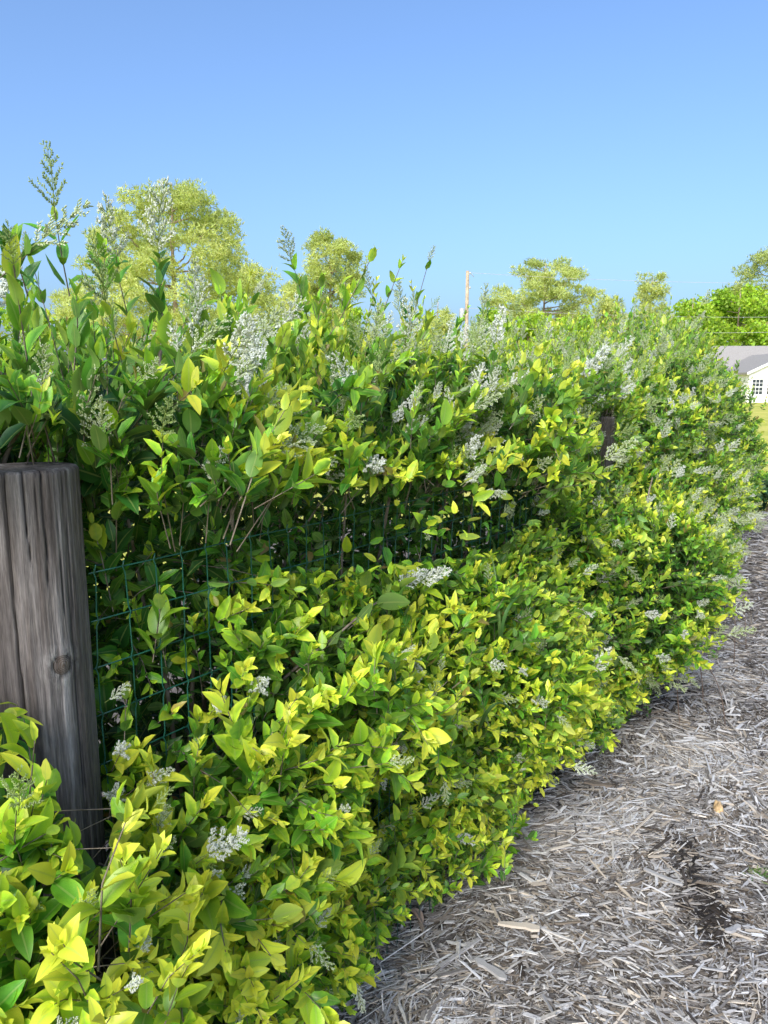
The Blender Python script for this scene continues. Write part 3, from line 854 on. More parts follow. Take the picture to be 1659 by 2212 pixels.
def back_wall(n, s0, s1, o0=-.38, o1=-.75):
    S = s0 + (s1 - s0) * rng.random(n); H = (topline(S) - .05) * rng.random(n); O = o0 + (o1 - o0) * rng.random(n)
    d = unit(rng.normal(0, 1, (n, 3)) * [1, 1, .6] - UP * .3); nr = unit(rng.normal(0, .5, (n, 3)) + N * .8 + UP * .4); nr = unit(nr - d * (d * nr).sum(-1, keepdims=True))
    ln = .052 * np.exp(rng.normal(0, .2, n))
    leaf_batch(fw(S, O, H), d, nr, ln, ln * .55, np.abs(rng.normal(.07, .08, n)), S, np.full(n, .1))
back_wall(4000, -1.0, .1); back_wall(9500, 0.0, 1.8); back_wall(6000, 1.8, 3.4)
inner(3800, -0.9, 0.1, .042); inner(8500, 0.0, 1.3, .038); inner(8500, 1.3, 2.6, .035); inner(7500, 2.6, 4.2, .038); inner(6000, 4.2, 5.6, .04); inner(6500, 5.6, 7.5, .043)

LP, LD, LN, LL, LW, LA, LS, LC = [np.concatenate(c) for c in zip(*LEAF)]
LA = np.clip(LA, 0, 1)
LX = np.cross(LD, LN)
LR = rng.random(len(LP))

# nothing may grow inside the posts, over the near post's bare face or over the open part of the mesh
POLY = [(185, 1150), (330, 1125), (560, 1080), (900, 1040), (1110, 1010), (1190, 1020), (1165, 1110), (1090, 1180), (980, 1215), (880, 1215), (700, 1235), (640, 1225), (560, 1235), (450, 1270), (330, 1245), (215, 1270)]
p2x, p2y, p2d = project(fw(2.27, -0.03, 1.28))
def blocked(P, r=0.015, leak=0.15):
    b = np.zeros(len(P), bool)
    for c in (P1, P2):
        b |= (np.hypot(P[:, 0] - c[0], P[:, 1] - c[1]) < POST_R + r) & (P[:, 2] < POST_H + .02)
    x, y, d = project(P)
    infront = np.hypot(P[:, 0], P[:, 1]) < math.hypot(P1[0], P1[1]) + 0.02
    lim = np.interp(x, [-200, 0, 70, 90, 150, 200, 240, 300], [1470, 1490, 1530, 1620, 1700, 1870, 1890, 1000])
    b |= infront & (x < 238) & (y < lim) & (y > 985)
    b |= infront & (x < 185) & (y > 925) & (y < 990)
    b |= infront & (y > 2000) & (x > 205) & (x < 262) & (y < 2110)
    inp = np.zeros(len(P), bool)
    for (ax_, ay_), (bx_, by_) in zip(POLY, POLY[1:] + POLY[:1]):
        inp ^= ((ay_ > y) != (by_ > y)) & (x < (bx_ - ax_) * (y - ay_) / (by_ - ay_ + 1e-9) + ax_)
    s_, o_, h_ = to_f(P)
    b |= inp & (o_ > 0.0) & (s_ < 2.0) & (rng.random(len(P)) > leak + .22 * sstep(600, 1000, x) * (leak > 0))
    b |= (d < p2d) & (x > 1300) & (x < 1328) & (y > 884) & (y < 1004)
    return b
mid = LP + LD * (LL * 0.5)[:, None]
ok = ~(blocked(mid) | blocked(LP, .010) | blocked(LP + LD * LL[:, None], .004, .3))
tk = ~(blocked(TWIG_P[:, 3], .004, 0.0) | blocked(TWIG_P[:, 5], .004, 0.0))
TWIG_P, TWIG_R, TWIG_S = TWIG_P[tk], TWIG_R[tk], TWIG_S[tk]
PAN = [q for q in PAN if q[0][2] > .2]
PAN = [q for q, g_ in zip(PAN, ~blocked(np.array([p[0] + p[1] * p[2] * .5 for p in PAN]), .02, .3)) if g_]
LP, LD, LN, LL, LW, LA, LS, LC, LX, LR = [q[ok] for q in (LP, LD, LN, LL, LW, LA, LS, LC, LX, LR)]

def leaf_template(rows, wfun=None):
    """vertices (u across -1..1, v along 0..1) of a folded pointed leaf"""
    V = [(0, 0)]
    for v in rows:
        w = (math.sin(math.pi * v ** 0.84) ** 0.66) * (1.04 - 0.14 * v) * (1 - 0.35 * max(0, v - .78) / .22)
        V += [(-w, v), (0, v), (w, v)]
    V.append((0, 1.0))
    F = [(0, 2, 1), (0, 3, 2)]
    for i in range(len(rows) - 1):
        a = 1 + 3 * i
        F += [(a, a + 1, a + 4), (a, a + 4, a + 3), (a + 1, a + 2, a + 5), (a + 1, a + 5, a + 4)]
    a = 1 + 3 * (len(rows) - 1); e = len(V) - 1
    F += [(a, a + 1, e), (a + 1, a + 2, e)]
    return np.array(V, float), np.array(F)
T_HI = leaf_template([.08, .2, .35, .5, .65, .8, .92])
T_MD = leaf_template([.14, .48, .82])
T_FAR = leaf_template([.42])
T_LO = leaf_template([.25, .68])
def leaf_z(u, v, curl, fold):
    return -curl * v ** 2 + 0.05 * np.sin(v * 3) + fold * np.abs(u)
def leaf_block(idx, T, loc):
    tv, tf = T
    n = len(idx)
    u = tv[None, :, 0]; v = tv[None, :, 1]
    half = (LW[idx] * 0.5)[:, None]; ln = LL[idx][:, None]
    fold = (0.22 + 0.25 * LR[idx])[:, None]
    z = (leaf_z(u, v, LC[idx][:, None] * 1.2, 0.0) * ln + fold * np.abs(u) * half)
    V = LP[idx][:, None, :] - loc + (u * half)[..., None] * LX[idx][:, None, :] + (v * ln)[..., None] * LD[idx][:, None, :] + z[..., None] * LN[idx][:, None, :]
    F = (np.arange(n)[:, None, None] * len(tv) + tf[None]).reshape(-1, 3)
    k = len(tv)
    lu = np.broadcast_to(np.where(np.abs(tv[:, 0]) < 1e-6, 0.0, 1.0)[None], (n, k)).ravel()
    lv = np.broadcast_to(tv[:, 1][None], (n, k)).ravel()
    return V.reshape(-1, 3), F, np.repeat(LA[idx], k), np.repeat(LR[idx], k), lu, lv

# visible leaves: nearest in each little cell of the view
mid = LP + LD * (LL * 0.5)[:, None]
lx, ly, ld = project(mid)
inside = (lx > -10) & (lx < 1670) & (ly > 300) & (ly < 2220)
cell = (lx // 16).astype(np.int64) * 1000 + (ly // 16).astype(np.int64)
order = np.argsort(ld)
_, first = np.unique(cell[order], return_index=True)
near = np.zeros(len(LP), bool); near[order[first]] = True
face = np.abs((LN * unit(np.array([0, 0, CAM_H]) - mid)).sum(-1))
near_ = (LA > 0.22)
score = LL * LW * (0.25 + face) / ld ** 2 * near * inside

ages = np.linspace(0.0, 1.0, 11)
def leaf_obj_mesh(age, curl, r):
    tv, tf = T_HI
    u, v = tv[:, 0], tv[:, 1]
    half = 0.23
    z = leaf_z(u, v, curl * 1.2, 0) + (0.22 + 0.25 * r) * np.abs(u) * half + 0.012 * np.sin(v * 14 + r * 9) * np.abs(u)
    V = np.stack([u * half, v, z], -1)
    k = len(tv)
    return tri_mesh('leaf', V, tf, M['privet'], {'age': np.full(k, age), 'rnd': np.full(k, r), 'lu': np.where(np.abs(u) < 1e-6, 0., 1.), 'lv': v})
leaf_lib = {}
def get_leaf(age, curl, r):
    key = (int(round(age * 10)), 0 if curl < 0.05 else (1 if curl < 0.2 else 2), int(r * 3))
    if key not in leaf_lib:
        leaf_lib[key] = leaf_obj_mesh(key[0] / 10, (-.03, .12, .28)[key[1]], key[2] / 3 + .16)
    return leaf_lib[key]

# panicle meshes
def panicle_mesh(white, seed):
    r = np.random.default_rng(seed)
    BV = np.array([[0, 0, 0], [1, 0, .55], [0, 1, .55], [-1, 0, .55], [0, -1, .55], [0, 0, 1.0]], float)
    BF = np.array([(0, 2, 1), (0, 3, 2), (0, 4, 3), (0, 1, 4), (1, 2, 5), (2, 3, 5), (3, 4, 5), (4, 1, 5)])
    V, F, A, MI = [], [], [], []
    n = 0
    def stick(a, b, w):
        nonlocal n
        ax = unit(b - a); s1 = unit(np.cross(ax, [.3, .5, .8])); s2 = np.cross(ax, s1)
        q = [a + w * s1, a - .5 * w * s1 + .86 * w * s2, a - .5 * w * s1 - .86 * w * s2, b + .5 * w * s1, b - .25 * w * s1 + .4 * w * s2, b - .25 * w * s1 - .4 * w * s2]
        V.extend(q); A.extend([.0] * 6)
        F.extend([[n + i for i in f] for f in ((0, 1, 4), (0, 4, 3), (1, 2, 5), (1, 5, 4), (2, 0, 3), (2, 3, 5))]); MI.extend([1] * 6); n += 6
    def bud(p, d, ln, wd, a):
        nonlocal n
        s1 = unit(np.cross(d, r.normal(0, 1, 3))); s2 = np.cross(d, s1)
        q = p + (BV[:, 0:1] * wd) * s1 + (BV[:, 1:2] * wd) * s2 + (BV[:, 2:3] * ln) * d
        V.extend(q); A.extend([a * .4, a, a, a, a, min(1, a + .15)])
        F.extend((BF + n).tolist()); MI.extend([0] * 8); n += 6
        if a > .75 and r.random() < .45:        # open blossom: four short petals
            c = p + d * ln
            for k in range(4):
                e = s1 * math.cos(k * 1.571 + .4) + s2 * math.sin(k * 1.571 + .4)
                f_ = np.cross(d, e)
                V.extend([c, c + e * .030 + f_ * .014 + d * .008, c + e * .046 + d * .002, c + e * .030 - f_ * .014 + d * .008]); A.extend([.8, 1, 1, 1])
                F.extend([[n, n + 1, n + 2], [n, n + 2, n + 3]]); MI.extend([0, 0]); n += 4
    axis = lambda t: np.array([.06 * math.sin(t * 3 + seed), .06 * math.cos(t * 2.2 + seed), t])
    stick(axis(-.15), axis(.5), .018); stick(axis(.5), axis(1.0), .012)
    lv = 8
    for k in range(lv):
        t = .05 + .85 * k / (lv - 1)
        for sg in (0, 1):
            an = k * 1.571 + sg * math.pi + r.normal(0, .25)
            bl = (.40 * (1 - t) ** .8 + .08) * math.exp(r.normal(0, .15))
            d = unit(np.array([math.cos(an) * .85, math.sin(an) * .85, .62]))
            p0 = axis(t); p1_ = p0 + d * bl
            stick(p0, p1_, .009)
            m = max(2, int(bl / .05))
            for j in range(m):
                f = (j + .6) / m
                for q in range(3):
                    a2 = r.random() * 6.28
                    dd = unit(d * .8 + .8 * unit(np.cross(d, [math.cos(a2), math.sin(a2), .3])) + np.array([0, 0, .25]))
                    a = float(np.clip(white + r.normal(0, .14) - .25 * t * (1 - white), 0, 1))
                    bud(p0 + (p1_ - p0) * f, dd, (.07 + .035 * white) * math.exp(r.normal(0, .15)), (.014 + .010 * white), a)
    for q in range(6):
        bud(axis(1.0), unit(np.array([r.normal(0, .5), r.normal(0, .5), 1])), .05, .012, white * .8)
    return tri_mesh('flower_cluster', np.array(V), np.array(F), [M['flower'], M['green_stem']], {'age': np.array(A)}, smooth=False, mat_idx=np.array(MI))
pan_lib = [[panicle_mesh(w, 7 * i + k) for k in range(3)] for i, w in enumerate((.12, .45, .7, .95))]

BOUND = [-9, -0.03, 0.95, 2.0, 3.15, 4.9, 99]
LABELS = ['privet shrub crowding round the foot of the large near wooden post',
          'yellow-green privet shrub growing through the wire mesh just past the near post',
          'dense privet shrub in the middle of the hedge, flower spikes above the mesh',
          'privet shrub bulging over the mulch around the half-hidden second post',
          'privet shrub thick with pale flower sprays just beyond the second post',
          'last privet shrub at the far end of the hedge, in front of white house']
for q in range(6):
    a, b = BOUND[q], BOUND[q + 1]
    sc = [-0.45, .45, 1.45, 2.6, 4.0, 6.2][q]
    loc = fw(sc, -0.25, 0.0)
    root = empty('privet_shrub', loc, LABELS[q], 'shrub', 'privet shrubs along the wire fence')
    sel = np.where((LS >= a) & (LS < b))[0]
    best = sel[np.argsort(-score[sel])][:298]
    best = best[score[best] > 0]
    for i in best:
        o = bpy.data.objects.new('leaf', get_leaf(LA[i], LC[i], min(LR[i], .999)))
        mt = np.eye(4)
        mt[:3, 0] = LX[i] * LW[i] / .46; mt[:3, 1] = LD[i] * LL[i]; mt[:3, 2] = LN[i] * LL[i]; mt[:3, 3] = LP[i] - loc
        o.matrix_basis = Matrix(mt.tolist())
        link(o, root)
    rest = np.setdiff1d(sel, best)
    dd = ld[rest]
    vis = ly[rest] > -1e9
    zr = ld[rest]; yg = near_[rest]
    hi_ = rest[(zr < 1.9) & yg]; lo_ = rest[(zr >= 1.9) & (zr < 3.1) & yg]; fa_ = rest[~yg | (zr >= 3.1)]
    parts = [leaf_block(x, T, loc) for x, T in ((hi_, T_MD), (lo_, T_LO), (fa_, T_FAR)) if len(x)]
    off = 0; VV, FF, AA = [], [], [[], [], [], []]
    for V, F, *at in parts:
        VV.append(V); FF.append(F + off); off += len(V)
        for z_, y_ in zip(AA, at): z_.append(y_)
    mesh = tri_mesh('leaves', np.concatenate(VV), np.concatenate(FF), M['privet'], dict(zip(('age', 'rnd', 'lu', 'lv'), [np.concatenate(z_) for z_ in AA])))
    o = link(bpy.data.objects.new('leaves', mesh), root); o['kind'] = 'stuff'
    # twigs of the shoots
    tm = (TWIG_S >= a) & (TWIG_S < b)
    TP, TR = TWIG_P[tm][:, [0, 3, 5]] - loc, TWIG_R[tm]
    tg = unit(TP[:, 2] - TP[:, 0]); ta = unit(np.cross(tg, [.31, .17, .93])); tb_ = np.cross(tg, ta)
    an = np.arange(3) * 2 * math.pi / 3
    ring = np.cos(an)[None, :, None] * ta[:, None] + np.sin(an)[None, :, None] * tb_[:, None]
    TV = TP[:, :, None] + ring[:, None] * (TR[:, None] * np.linspace(1, .5, 3)[None])[:, :, None, None]
    tf = np.array([(i * 3 + j_, i * 3 + (j_ + 1) % 3, i * 3 + 3 + (j_ + 1) % 3, i * 3 + 3 + j_) for i in range(2) for j_ in range(3)])
    o = link(bpy.data.objects.new('twigs', tri_mesh('twigs', TV.reshape(-1, 3), (np.arange(len(TP))[:, None, None] * 9 + tf[None]).reshape(-1, 4), M['twig'])), root); o['kind'] = 'stuff'
    # flower clusters
    pl = [p for p in PAN if a <= p[4] < b]
    pl.sort(key=lambda p: project(p[0])[2])
    for i, (p, d, ln, wh, s_) in enumerate(pl[:296]):
        ti = int(np.argmin(np.abs(np.array((.12, .45, .7, .95)) - wh)))
        o = bpy.data.objects.new('flower_cluster', pan_lib[ti][i % 3])
        rot = Vector(d).to_track_quat('Z', 'Y').to_matrix().to_4x4()
        o.matrix_basis = Matrix.Translation(Vector(p - loc)) @ rot @ Matrix.Rotation(random.random() * 6, 4, 'Z') @ Matrix.Diagonal((ln * .82, ln * .82, ln * 1.2, 1))
        link(o, root)
    # woody stems rising from the ground
    rs = np.random.default_rng(200 + q)
    for i in range(9):
        s0 = sc + rs.uniform(-.5, .5) * (1 if q < 4 else 1.8); o0 = rs.uniform(-.35, -.08)
        lean = rs.uniform(-.25, .25)
        tt = np.linspace(0, 1, 9)
        hh = tt * rs.uniform(1.0, 1.45)
        ww = 0.03 * vnoise(np.stack([tt * 4, 0 * tt + i, 0 * tt + q], -1), 300)
        oo_ = np.minimum(o0 + .1 * tt + ww, front(np.full_like(hh, s0), hh) - .05)
        MB().tube(fw(s0 + lean * tt + ww, oo_, hh - .02) - loc, np.linspace(.010, .0035, 9) * rs.uniform(.7, 1.2), 7).build('stem', M['twig'], root, True)
    if q == 1:
        for P, r_ in br_hero:
            MB().tube(np.array(P) - loc, np.linspace(r_, r_ * .55, len(P)), 7).build('branch', M['twig'], root, True)
    # bare forked branches seen in the photograph
    for (pts, r_) in {0: [(((0, 1010, -.12), (60, 900, -.1), (110, 810, -.08)), .004)],
                      1: [(((345, 800, -.08), (350, 740, -.1), (358, 690, -.12)), .004), (((610, 1235, -.14), (625, 1180, -.13), (660, 1130, -.12), (690, 1085, -.10)), .004), (((620, 1200, -.14), (605, 1140, -.13), (600, 1080, -.12)), .0035), (((650, 1210, -.15), (700, 1170, -.13), (740, 1120, -.12)), .003), (((690, 1220, -.16), (690, 1150, -.15), (700, 1090, -.14)), .0035), (((680, 1590, .02), (730, 1660, 0.0)), .004)],
                      2: [(((905, 1110, -.02), (950, 1040, .03), (1010, 960, .06), (1070, 890, .08)), .0042), (((880, 1110, -.12), (925, 1060, -.1), (960, 1010, -.08)), .003), (((930, 1120, -.1), (1000, 1060, -.06), (1080, 1030, -.02)), .003), (((990, 1220, -.14), (1060, 1180, -.12)), .004), (((890, 1130, -.13), (915, 1070, -.12), (905, 1030, -.12)), .003), (((985, 870, .02), (960, 950, 0.0), (940, 1010, -.05)), .0045)],
                      3: [(((1205, 1520, .02), (1240, 1460, .10), (1290, 1400, .16)), .005), (((1215, 1515, .04), (1290, 1440, .14)), .003), (((1370, 1140, .2), (1400, 1070, .22), (1410, 1030, .22)), .004)],
                      }.get(q, []):
        P = np.array([at_fence(*p) for p in pts])
        tt = np.linspace(0, 1, 9)
        f = np.linspace(0, 1, len(P))
        P = np.stack([np.interp(tt, f, P[:, i]) for i in range(3)], -1)
        P = P + 0.004 * np.stack([vnoise(np.stack([tt * 5, 0 * tt + i, 0 * tt + len(pts)], -1), 310 + i) for i in range(3)], -1)
        MB().tube(P - loc, np.linspace(r_, r_ * .6, 9), 7).build('branch', M['twig'], root, True)

# ------------------------------------------------------------------ small things on and by the mulch
def blade_mesh(pts, w):
    pts = np.asarray(pts, float); n = len(pts)
    T = unit(np.gradient(pts, axis=0))
    sd_ = unit(np.cross(T, [0.2, 0.9, 0.3]))
    nr = np.cross(sd_, T)
    ww = w * np.sin(np.linspace(.55, math.pi, n)) ** .7
    ww[-1] = 0.0001
    V = np.concatenate([pts - sd_ * ww[:, None], pts - nr * (ww * .35)[:, None], pts + sd_ * ww[:, None]])
    F = []
    for i in range(n - 1):
        F += [(i, i + 1, n + i + 1, n + i), (n + i, n + i + 1, 2 * n + i + 1, 2 * n + i)]
    return V, np.array(F)
def grass_tuft(base, nbl, ln, w, label, age, rs, arch=None, spread=.5):
    base = np.asarray(base, float)
    root = empty('grass_tuft', base, label, 'grass', 'grass growing at the foot of the hedge')
    for i in range(nbl):
        if arch is not None:
            P = arch[i] - base
        else:
            a = rs.uniform(-1.5, 1.5) - 0.6; L = ln * rs.uniform(.6, 1.2); lean = spread * rs.uniform(.2, 1)
            t = np.linspace(0, 1, 8)
            P = np.stack([math.cos(a) * lean * L * t ** 1.8, math.sin(a) * lean * L * t ** 1.8, L * (t - .35 * lean * t ** 3)], -1) + np.array([rs.normal(0, .012), rs.normal(0, .012), 0])
        V, F = blade_mesh(P, w)
        k = len(V)
        link(bpy.data.objects.new('blade', tri_mesh('blade', V, F, M['blade'], {'age': np.full(k, age + rs.normal(0, .12)), 'rnd': np.full(k, rs.random())})), root)
rs = np.random.default_rng(77)
def curve(pts, n=14):
    P = np.array([at_fence(*p) for p in pts]); f = np.linspace(0, 1, len(P)); t = np.linspace(0, 1, n)
    C = np.stack([np.interp(t, f, P[:, i]) for i in range(3)], -1)
    for _ in range(3):
        C[1:-1] = (C[:-2] + 2 * C[1:-1] + C[2:]) / 4
    return C
b1 = curve(((1075, 1480, .14), (1080, 1400, .24), (1085, 1330, .28), (1110, 1290, .28), (1145, 1278, .28), (1175, 1282, .28)))
b2 = curve(((1075, 1480, .14), (1082, 1400, .24), (1078, 1330, .25), (1070, 1240, .22), (1062, 1200, .2)))
grass_tuft(b1[0], 2, 0, .004, 'tall arching blue-green grass blades poking out of the hedge middle', .25, rs, [b1, b2])
b3 = curve(((1030, 1590, .14), (1045, 1545, .27), (1070, 1515, .3), (1095, 1520, .3), (1115, 1555, .3)))
grass_tuft(b3[0], 1, 0, .0045, 'single bent wide grass blade low in the hedge', .2, rs, [b3])
for i, (px, py, nb, ln, lab) in enumerate(((820, 2010, 16, .16, 'wispy grass tuft under the hedge at the near corner of the mulch'), (900, 1900, 14, .13, 'thin grey-green grass tuft beneath the low hanging privet sprig'), (985, 1800, 12, .12, 'grass tuft at hedge foot below a white flower spike'), (1120, 1715, 10, .10, 'small grass tuft where the hedge foot bends toward the far mulch'))):
    p = at_ground(px, py)
    grass_tuft((p[0] - .03, p[1] + .02, float(terrain(p[0], p[1]))), nb, ln, .0016, lab, .45 + .1 * (i % 2), rs, None, .9)

# dry arching stalks standing in the mulch
for i, (pts, lab) in enumerate([
        (((1568, 1590, 0), (1562, 1500, .16), (1530, 1430, .28), (1470, 1385, .36), (1440, 1390, .38)), 'tall brown dry stalk arching left over the mulch, nearest to the camera'),
        (((1470, 1590, 0), (1462, 1480, .2), (1470, 1400, .33)), 'upright dry stalk in the mulch close to the hedge side'),
        (((1520, 1530, 0), (1515, 1440, .17), (1490, 1360, .3), (1450, 1320, .38)), 'thin dry stalk bending toward the hedge behind the tall arching one'),
        (((1585, 1440, 0), (1590, 1330, .26), (1570, 1260, .4), (1530, 1215, .5)), 'long grey dry stalk leaning from the far mulch'),
        (((1612, 1400, 0), (1608, 1300, .2), (1595, 1230, .34)), 'rightmost faint dry stalk in the far mulch')]):
    p0 = at_ground(*pts[0][:2])
    dist = p0[1]
    P = [p0] + [at_dist(x, y, dist - .02 * k) for k, (x, y, h) in enumerate(pts[1:])]
    P = np.array(P); f = np.linspace(0, 1, len(P)); t = np.linspace(0, 1, 14)
    C = np.stack([np.interp(t, f, P[:, j]) for j in range(3)], -1)
    for _ in range(3):
        C[1:-1] = (C[:-2] + 2 * C[1:-1] + C[2:]) / 4
    C[0, 2] = float(terrain(C[0, 0], C[0, 1])) - .01
    o = empty('dry_stalk', C[0], lab, 'dry stalk', 'dry stalks standing in the mulch')
    MB().tube(C - C[0], np.linspace(.0022, .0010, 14), 5).build('stem', M['dry'], o, True)
    for k in (6, 9, 11):
        e = C[k] + np.array([rs.normal(0, .03), rs.normal(0, .02), -.03 - .02 * rs.random()])
        MB().tube(np.array([C[k], (C[k] + e) / 2 + np.array([0, 0, .008]), e]) - C[0], [.0009, .0007, .0004], 4).build('side_stem', M['dry'], o, True)

# tan stone
def lump(name, loc, dims, mat, seed, label, cat):
    import bmesh
    bm = bmesh.new(); bmesh.ops.create_icosphere(bm, subdivisions=3, radius=1.0)
    P = np.array([v.co[:] for v in bm.verts])
    r = 1 + .28 * vnoise(P * 1.3, seed) + .14 * vnoise(P * 3.1, seed + 1) + .05 * vnoise(P * 8, seed + 2)
    P = P * r[:, None] * np.array(dims)
    for v, p in zip(bm.verts, P): v.co = p
    m = bpy.data.meshes.new(name); bm.to_mesh(m); bm.free(); m.materials.append(mat)
    o = link(bpy.data.objects.new(name, m)); o.location = loc
    return tag(o, label, cat)
p = at_ground(1548, 1775)
lump('stone', (p[0], p[1], float(terrain(p[0], p[1])) + .022), (.014, .018, .024), M['stone'], 5, 'small tan lump of stone lying on the mulch', 'stone')
# curled dead leaf
p = at_ground(895, 1985)
uu, vv = np.meshgrid(np.linspace(-1, 1, 9), np.linspace(0, 1, 13))
w = np.sin(math.pi * vv ** .85) ** .8 * .016
ang = uu * 1.5
V = np.stack([np.sin(ang) * w, vv * .062 - .03, (1 - np.cos(ang)) * w * .9 + .012 * np.sin(vv * 2.5)], -1).reshape(-1, 3)
F = np.array([(i * 9 + j, i * 9 + j + 1, i * 9 + j + 10, i * 9 + j + 9) for i in range(12) for j in range(8)])
o = link(bpy.data.objects.new('dead_leaf', tri_mesh('dead_leaf', V, F, M['dead_leaf'])))
o.location = (p[0], p[1], float(terrain(p[0], p[1])) + .026); o.rotation_euler = (.15, .5, .9)
tag(o, 'curled dry brown leaf on the mulch under the hedge edge', 'dead leaf')
# little mossy weed
p = at_ground(1637, 1908)
wd = empty('weed', (p[0], p[1], float(terrain(p[0], p[1])) + .008), 'small feathery green weed sprouting in the mulch by the picture edge', 'weed')
V_, F_, A_ = [], [], []
for i in range(130):
    a = rs.uniform(0, 6.28); L = rs.uniform(.012, .035); e = rs.uniform(.2, 1.3)
    d = np.array([math.cos(a) * math.cos(e), math.sin(a) * math.cos(e), math.sin(e)]); b0 = rs.normal(0, .010, 3) * [1, 1, .2]
    sd_ = unit(np.cross(d, rs.normal(0, 1, 3))) * .0018
    n_ = len(V_); V_ += [b0 - sd_, b0 + sd_, b0 + d * L * .6 + sd_ * 1.3, b0 + d * L * .6 - sd_ * 1.3, b0 + d * L]
    F_ += [(n_, n_ + 1, n_ + 2), (n_, n_ + 2, n_ + 3), (n_ + 3, n_ + 2, n_ + 4)]; A_ += [rs.uniform(.3, .8)] * 5
o = link(bpy.data.objects.new('foliage', tri_mesh('foliage', np.array(V_), np.array(F_), M['blade'], {'age': np.array(A_), 'rnd': np.full(len(V_), .5)})), wd)
o['kind'] = 'stuff'

# ------------------------------------------------------------------ trees beyond the hedge
def crown_mesh(name, centres, radii, per, leaf, kind, mat, rs, flat=.65, agem=.55):
    """clumps of needle tufts or leaves spread through the crown's volume"""
    C = np.repeat(np.asarray(centres), per, 0); Rr = np.repeat(np.asarray(radii), per)
    n = len(C)
    q = unit(rs.normal(0, 1, (n, 3))) * (rs.random((n, 1)) ** .45)
    P = C + q * Rr[:, None] * np.array([1, 1, flat])
    ag = np.repeat(rs.normal(agem, .13, len(centres)), per) + rs.normal(0, .1, n)
    if kind == 'needle':
        m = 5
        d = unit(rs.normal(0, 1, (n, m, 3)) + q[:, None, :] * .9 + np.array([0, 0, .45]))
        L = leaf * rs.uniform(.7, 1.25, (n, m, 1))
        s = unit(np.cross(d, rs.normal(0, 1, (n, m, 3)))) * leaf * .105
        b = P[:, None, :]
        V = np.stack([b - s, b + s, b + d * L + s * .35, b + d * L - s * .35], 2).reshape(-1, 3)
        k = n * m; ag = np.repeat(ag, m)
    else:
        m = 1
        d = unit(rs.normal(0, 1, (n, 3)) + q * .5); L = leaf * rs.uniform(.6, 1.3, (n, 1))
        s = unit(np.cross(d, rs.normal(0, 1, (n, 3)) + np.array([0, 0, .6]))) * L * .42
        V = np.stack([P, P + d * L * .5 + s, P + d * L, P + d * L * .5 - s], 1).reshape(-1, 3)
        k = n
    F = (np.arange(k)[:, None] * 4 + np.arange(4)[None])
    return tri_mesh(name, V, F, mat, {'age': np.clip(np.repeat(ag, 4), 0, 1), 'rnd': np.repeat(rs.random(k), 4)}, smooth=False)

def tree(name, px, py_top, dist, width_px, base_frac, label, kind, mat, seed, nclump, per, prof, leaf, crad, lean=0.0, flat=.65, agem=.55, grp='trees beyond the hedge'):
    """px, py_top: where the crown's tip is seen; prof(t) -> half width share at height share t of the crown"""
    rs = np.random.default_rng(seed)
    top = at_dist(px, py_top, dist)
    H = top[2]
    hw = width_px / FPX * dist / 2
    base = np.array([top[0], top[1], -0.16])
    root = empty(name, base, label, 'tree', grp)
    z0 = H * base_frac
    t = np.linspace(0, 1, 9)
    tp = np.stack([lean * t + .15 * vnoise(np.stack([t * 3, 0 * t + seed, 0 * t], -1), 400), .15 * vnoise(np.stack([t * 3, 0 * t + seed, 0 * t], -1), 401), t * (H * .96) + .1], -1)
    r0 = .012 * H + .08
    MB().tube(tp, np.linspace(r0, r0 * .16, 9), 9).build('trunk', M['bark'], root, True)
    cs, cr = [], []
    while len(cs) < nclump:
        f = rs.random()
        w = prof(f)
        if rs.random() > w + .08: continue
        a = rs.uniform(0, 6.28); rr = w * math.sqrt(rs.uniform(.12, 1.0))
        z = z0 + (H - z0) * f
        x0 = np.interp(z, tp[:, 2], tp[:, 0])
        cs.append((x0 + math.cos(a) * rr * hw, math.sin(a) * rr * hw, z - crad * .4)); cr.append(crad * rs.uniform(.65, 1.25))
    cs = np.array(cs)
    m = crown_mesh('crown', cs, cr, per, leaf, kind, mat, rs, flat, agem)
    link(bpy.data.objects.new('crown', m), root)
    # limbs out to the clumps
    for i in rs.choice(len(cs), min(len(cs), 26), replace=False):
        c = cs[i]; zb = max(z0 * .8, c[2] - .35 * math.hypot(c[0], c[1]) - .4)
        b = np.array([np.interp(zb, tp[:, 2], tp[:, 0]), np.interp(zb, tp[:, 2], tp[:, 1]), zb])
        mid_ = (b + c) / 2 + np.array([0, 0, -.12 * np.linalg.norm(c - b)])
        MB().tube(np.array([b, mid_, c]), [r0 * .3, r0 * .2, r0 * .07], 5).build('limb', M['bark'], root, True)
    return root
dome = lambda f: math.sqrt(max(0, 1 - (abs(f - .32) / (.70 if f > .32 else .6)) ** 2.2))
cone = lambda f: min(1.0, (1 - f) ** .5 * 1.15) * (.75 + .25 * min(1, f / .15))
flat_ = lambda f: math.sqrt(max(0, 1 - (abs(f - .55) / (.47 if f > .55 else .62)) ** 2))
col_ = lambda f: .55 + .45 * math.sin(f * 9) ** 2 * (1 - f * .5) if f < .93 else .45
tree('pine_tree', 366, 372, 56, 480, .26, 'tallest pine with broad rounded crown rising behind the left of the hedge', 'needle', M['pine'], 1, 380, 46, cone, .30, .95, flat=.6)
tree('pine_tree', 712, 486, 72, 128, .30, 'narrow pine standing just right of the tallest pine', 'needle', M['pine'], 2, 90, 60, lambda f: (.95 if f > .45 else .7) if f < .9 else .6, .34, .95)
tree('pine_tree', 1178, 556, 92, 225, .42, 'flat-topped spreading pine right of the utility pole', 'needle', M['pine'], 3, 120, 62, flat_, .38, 1.2, flat=.45)
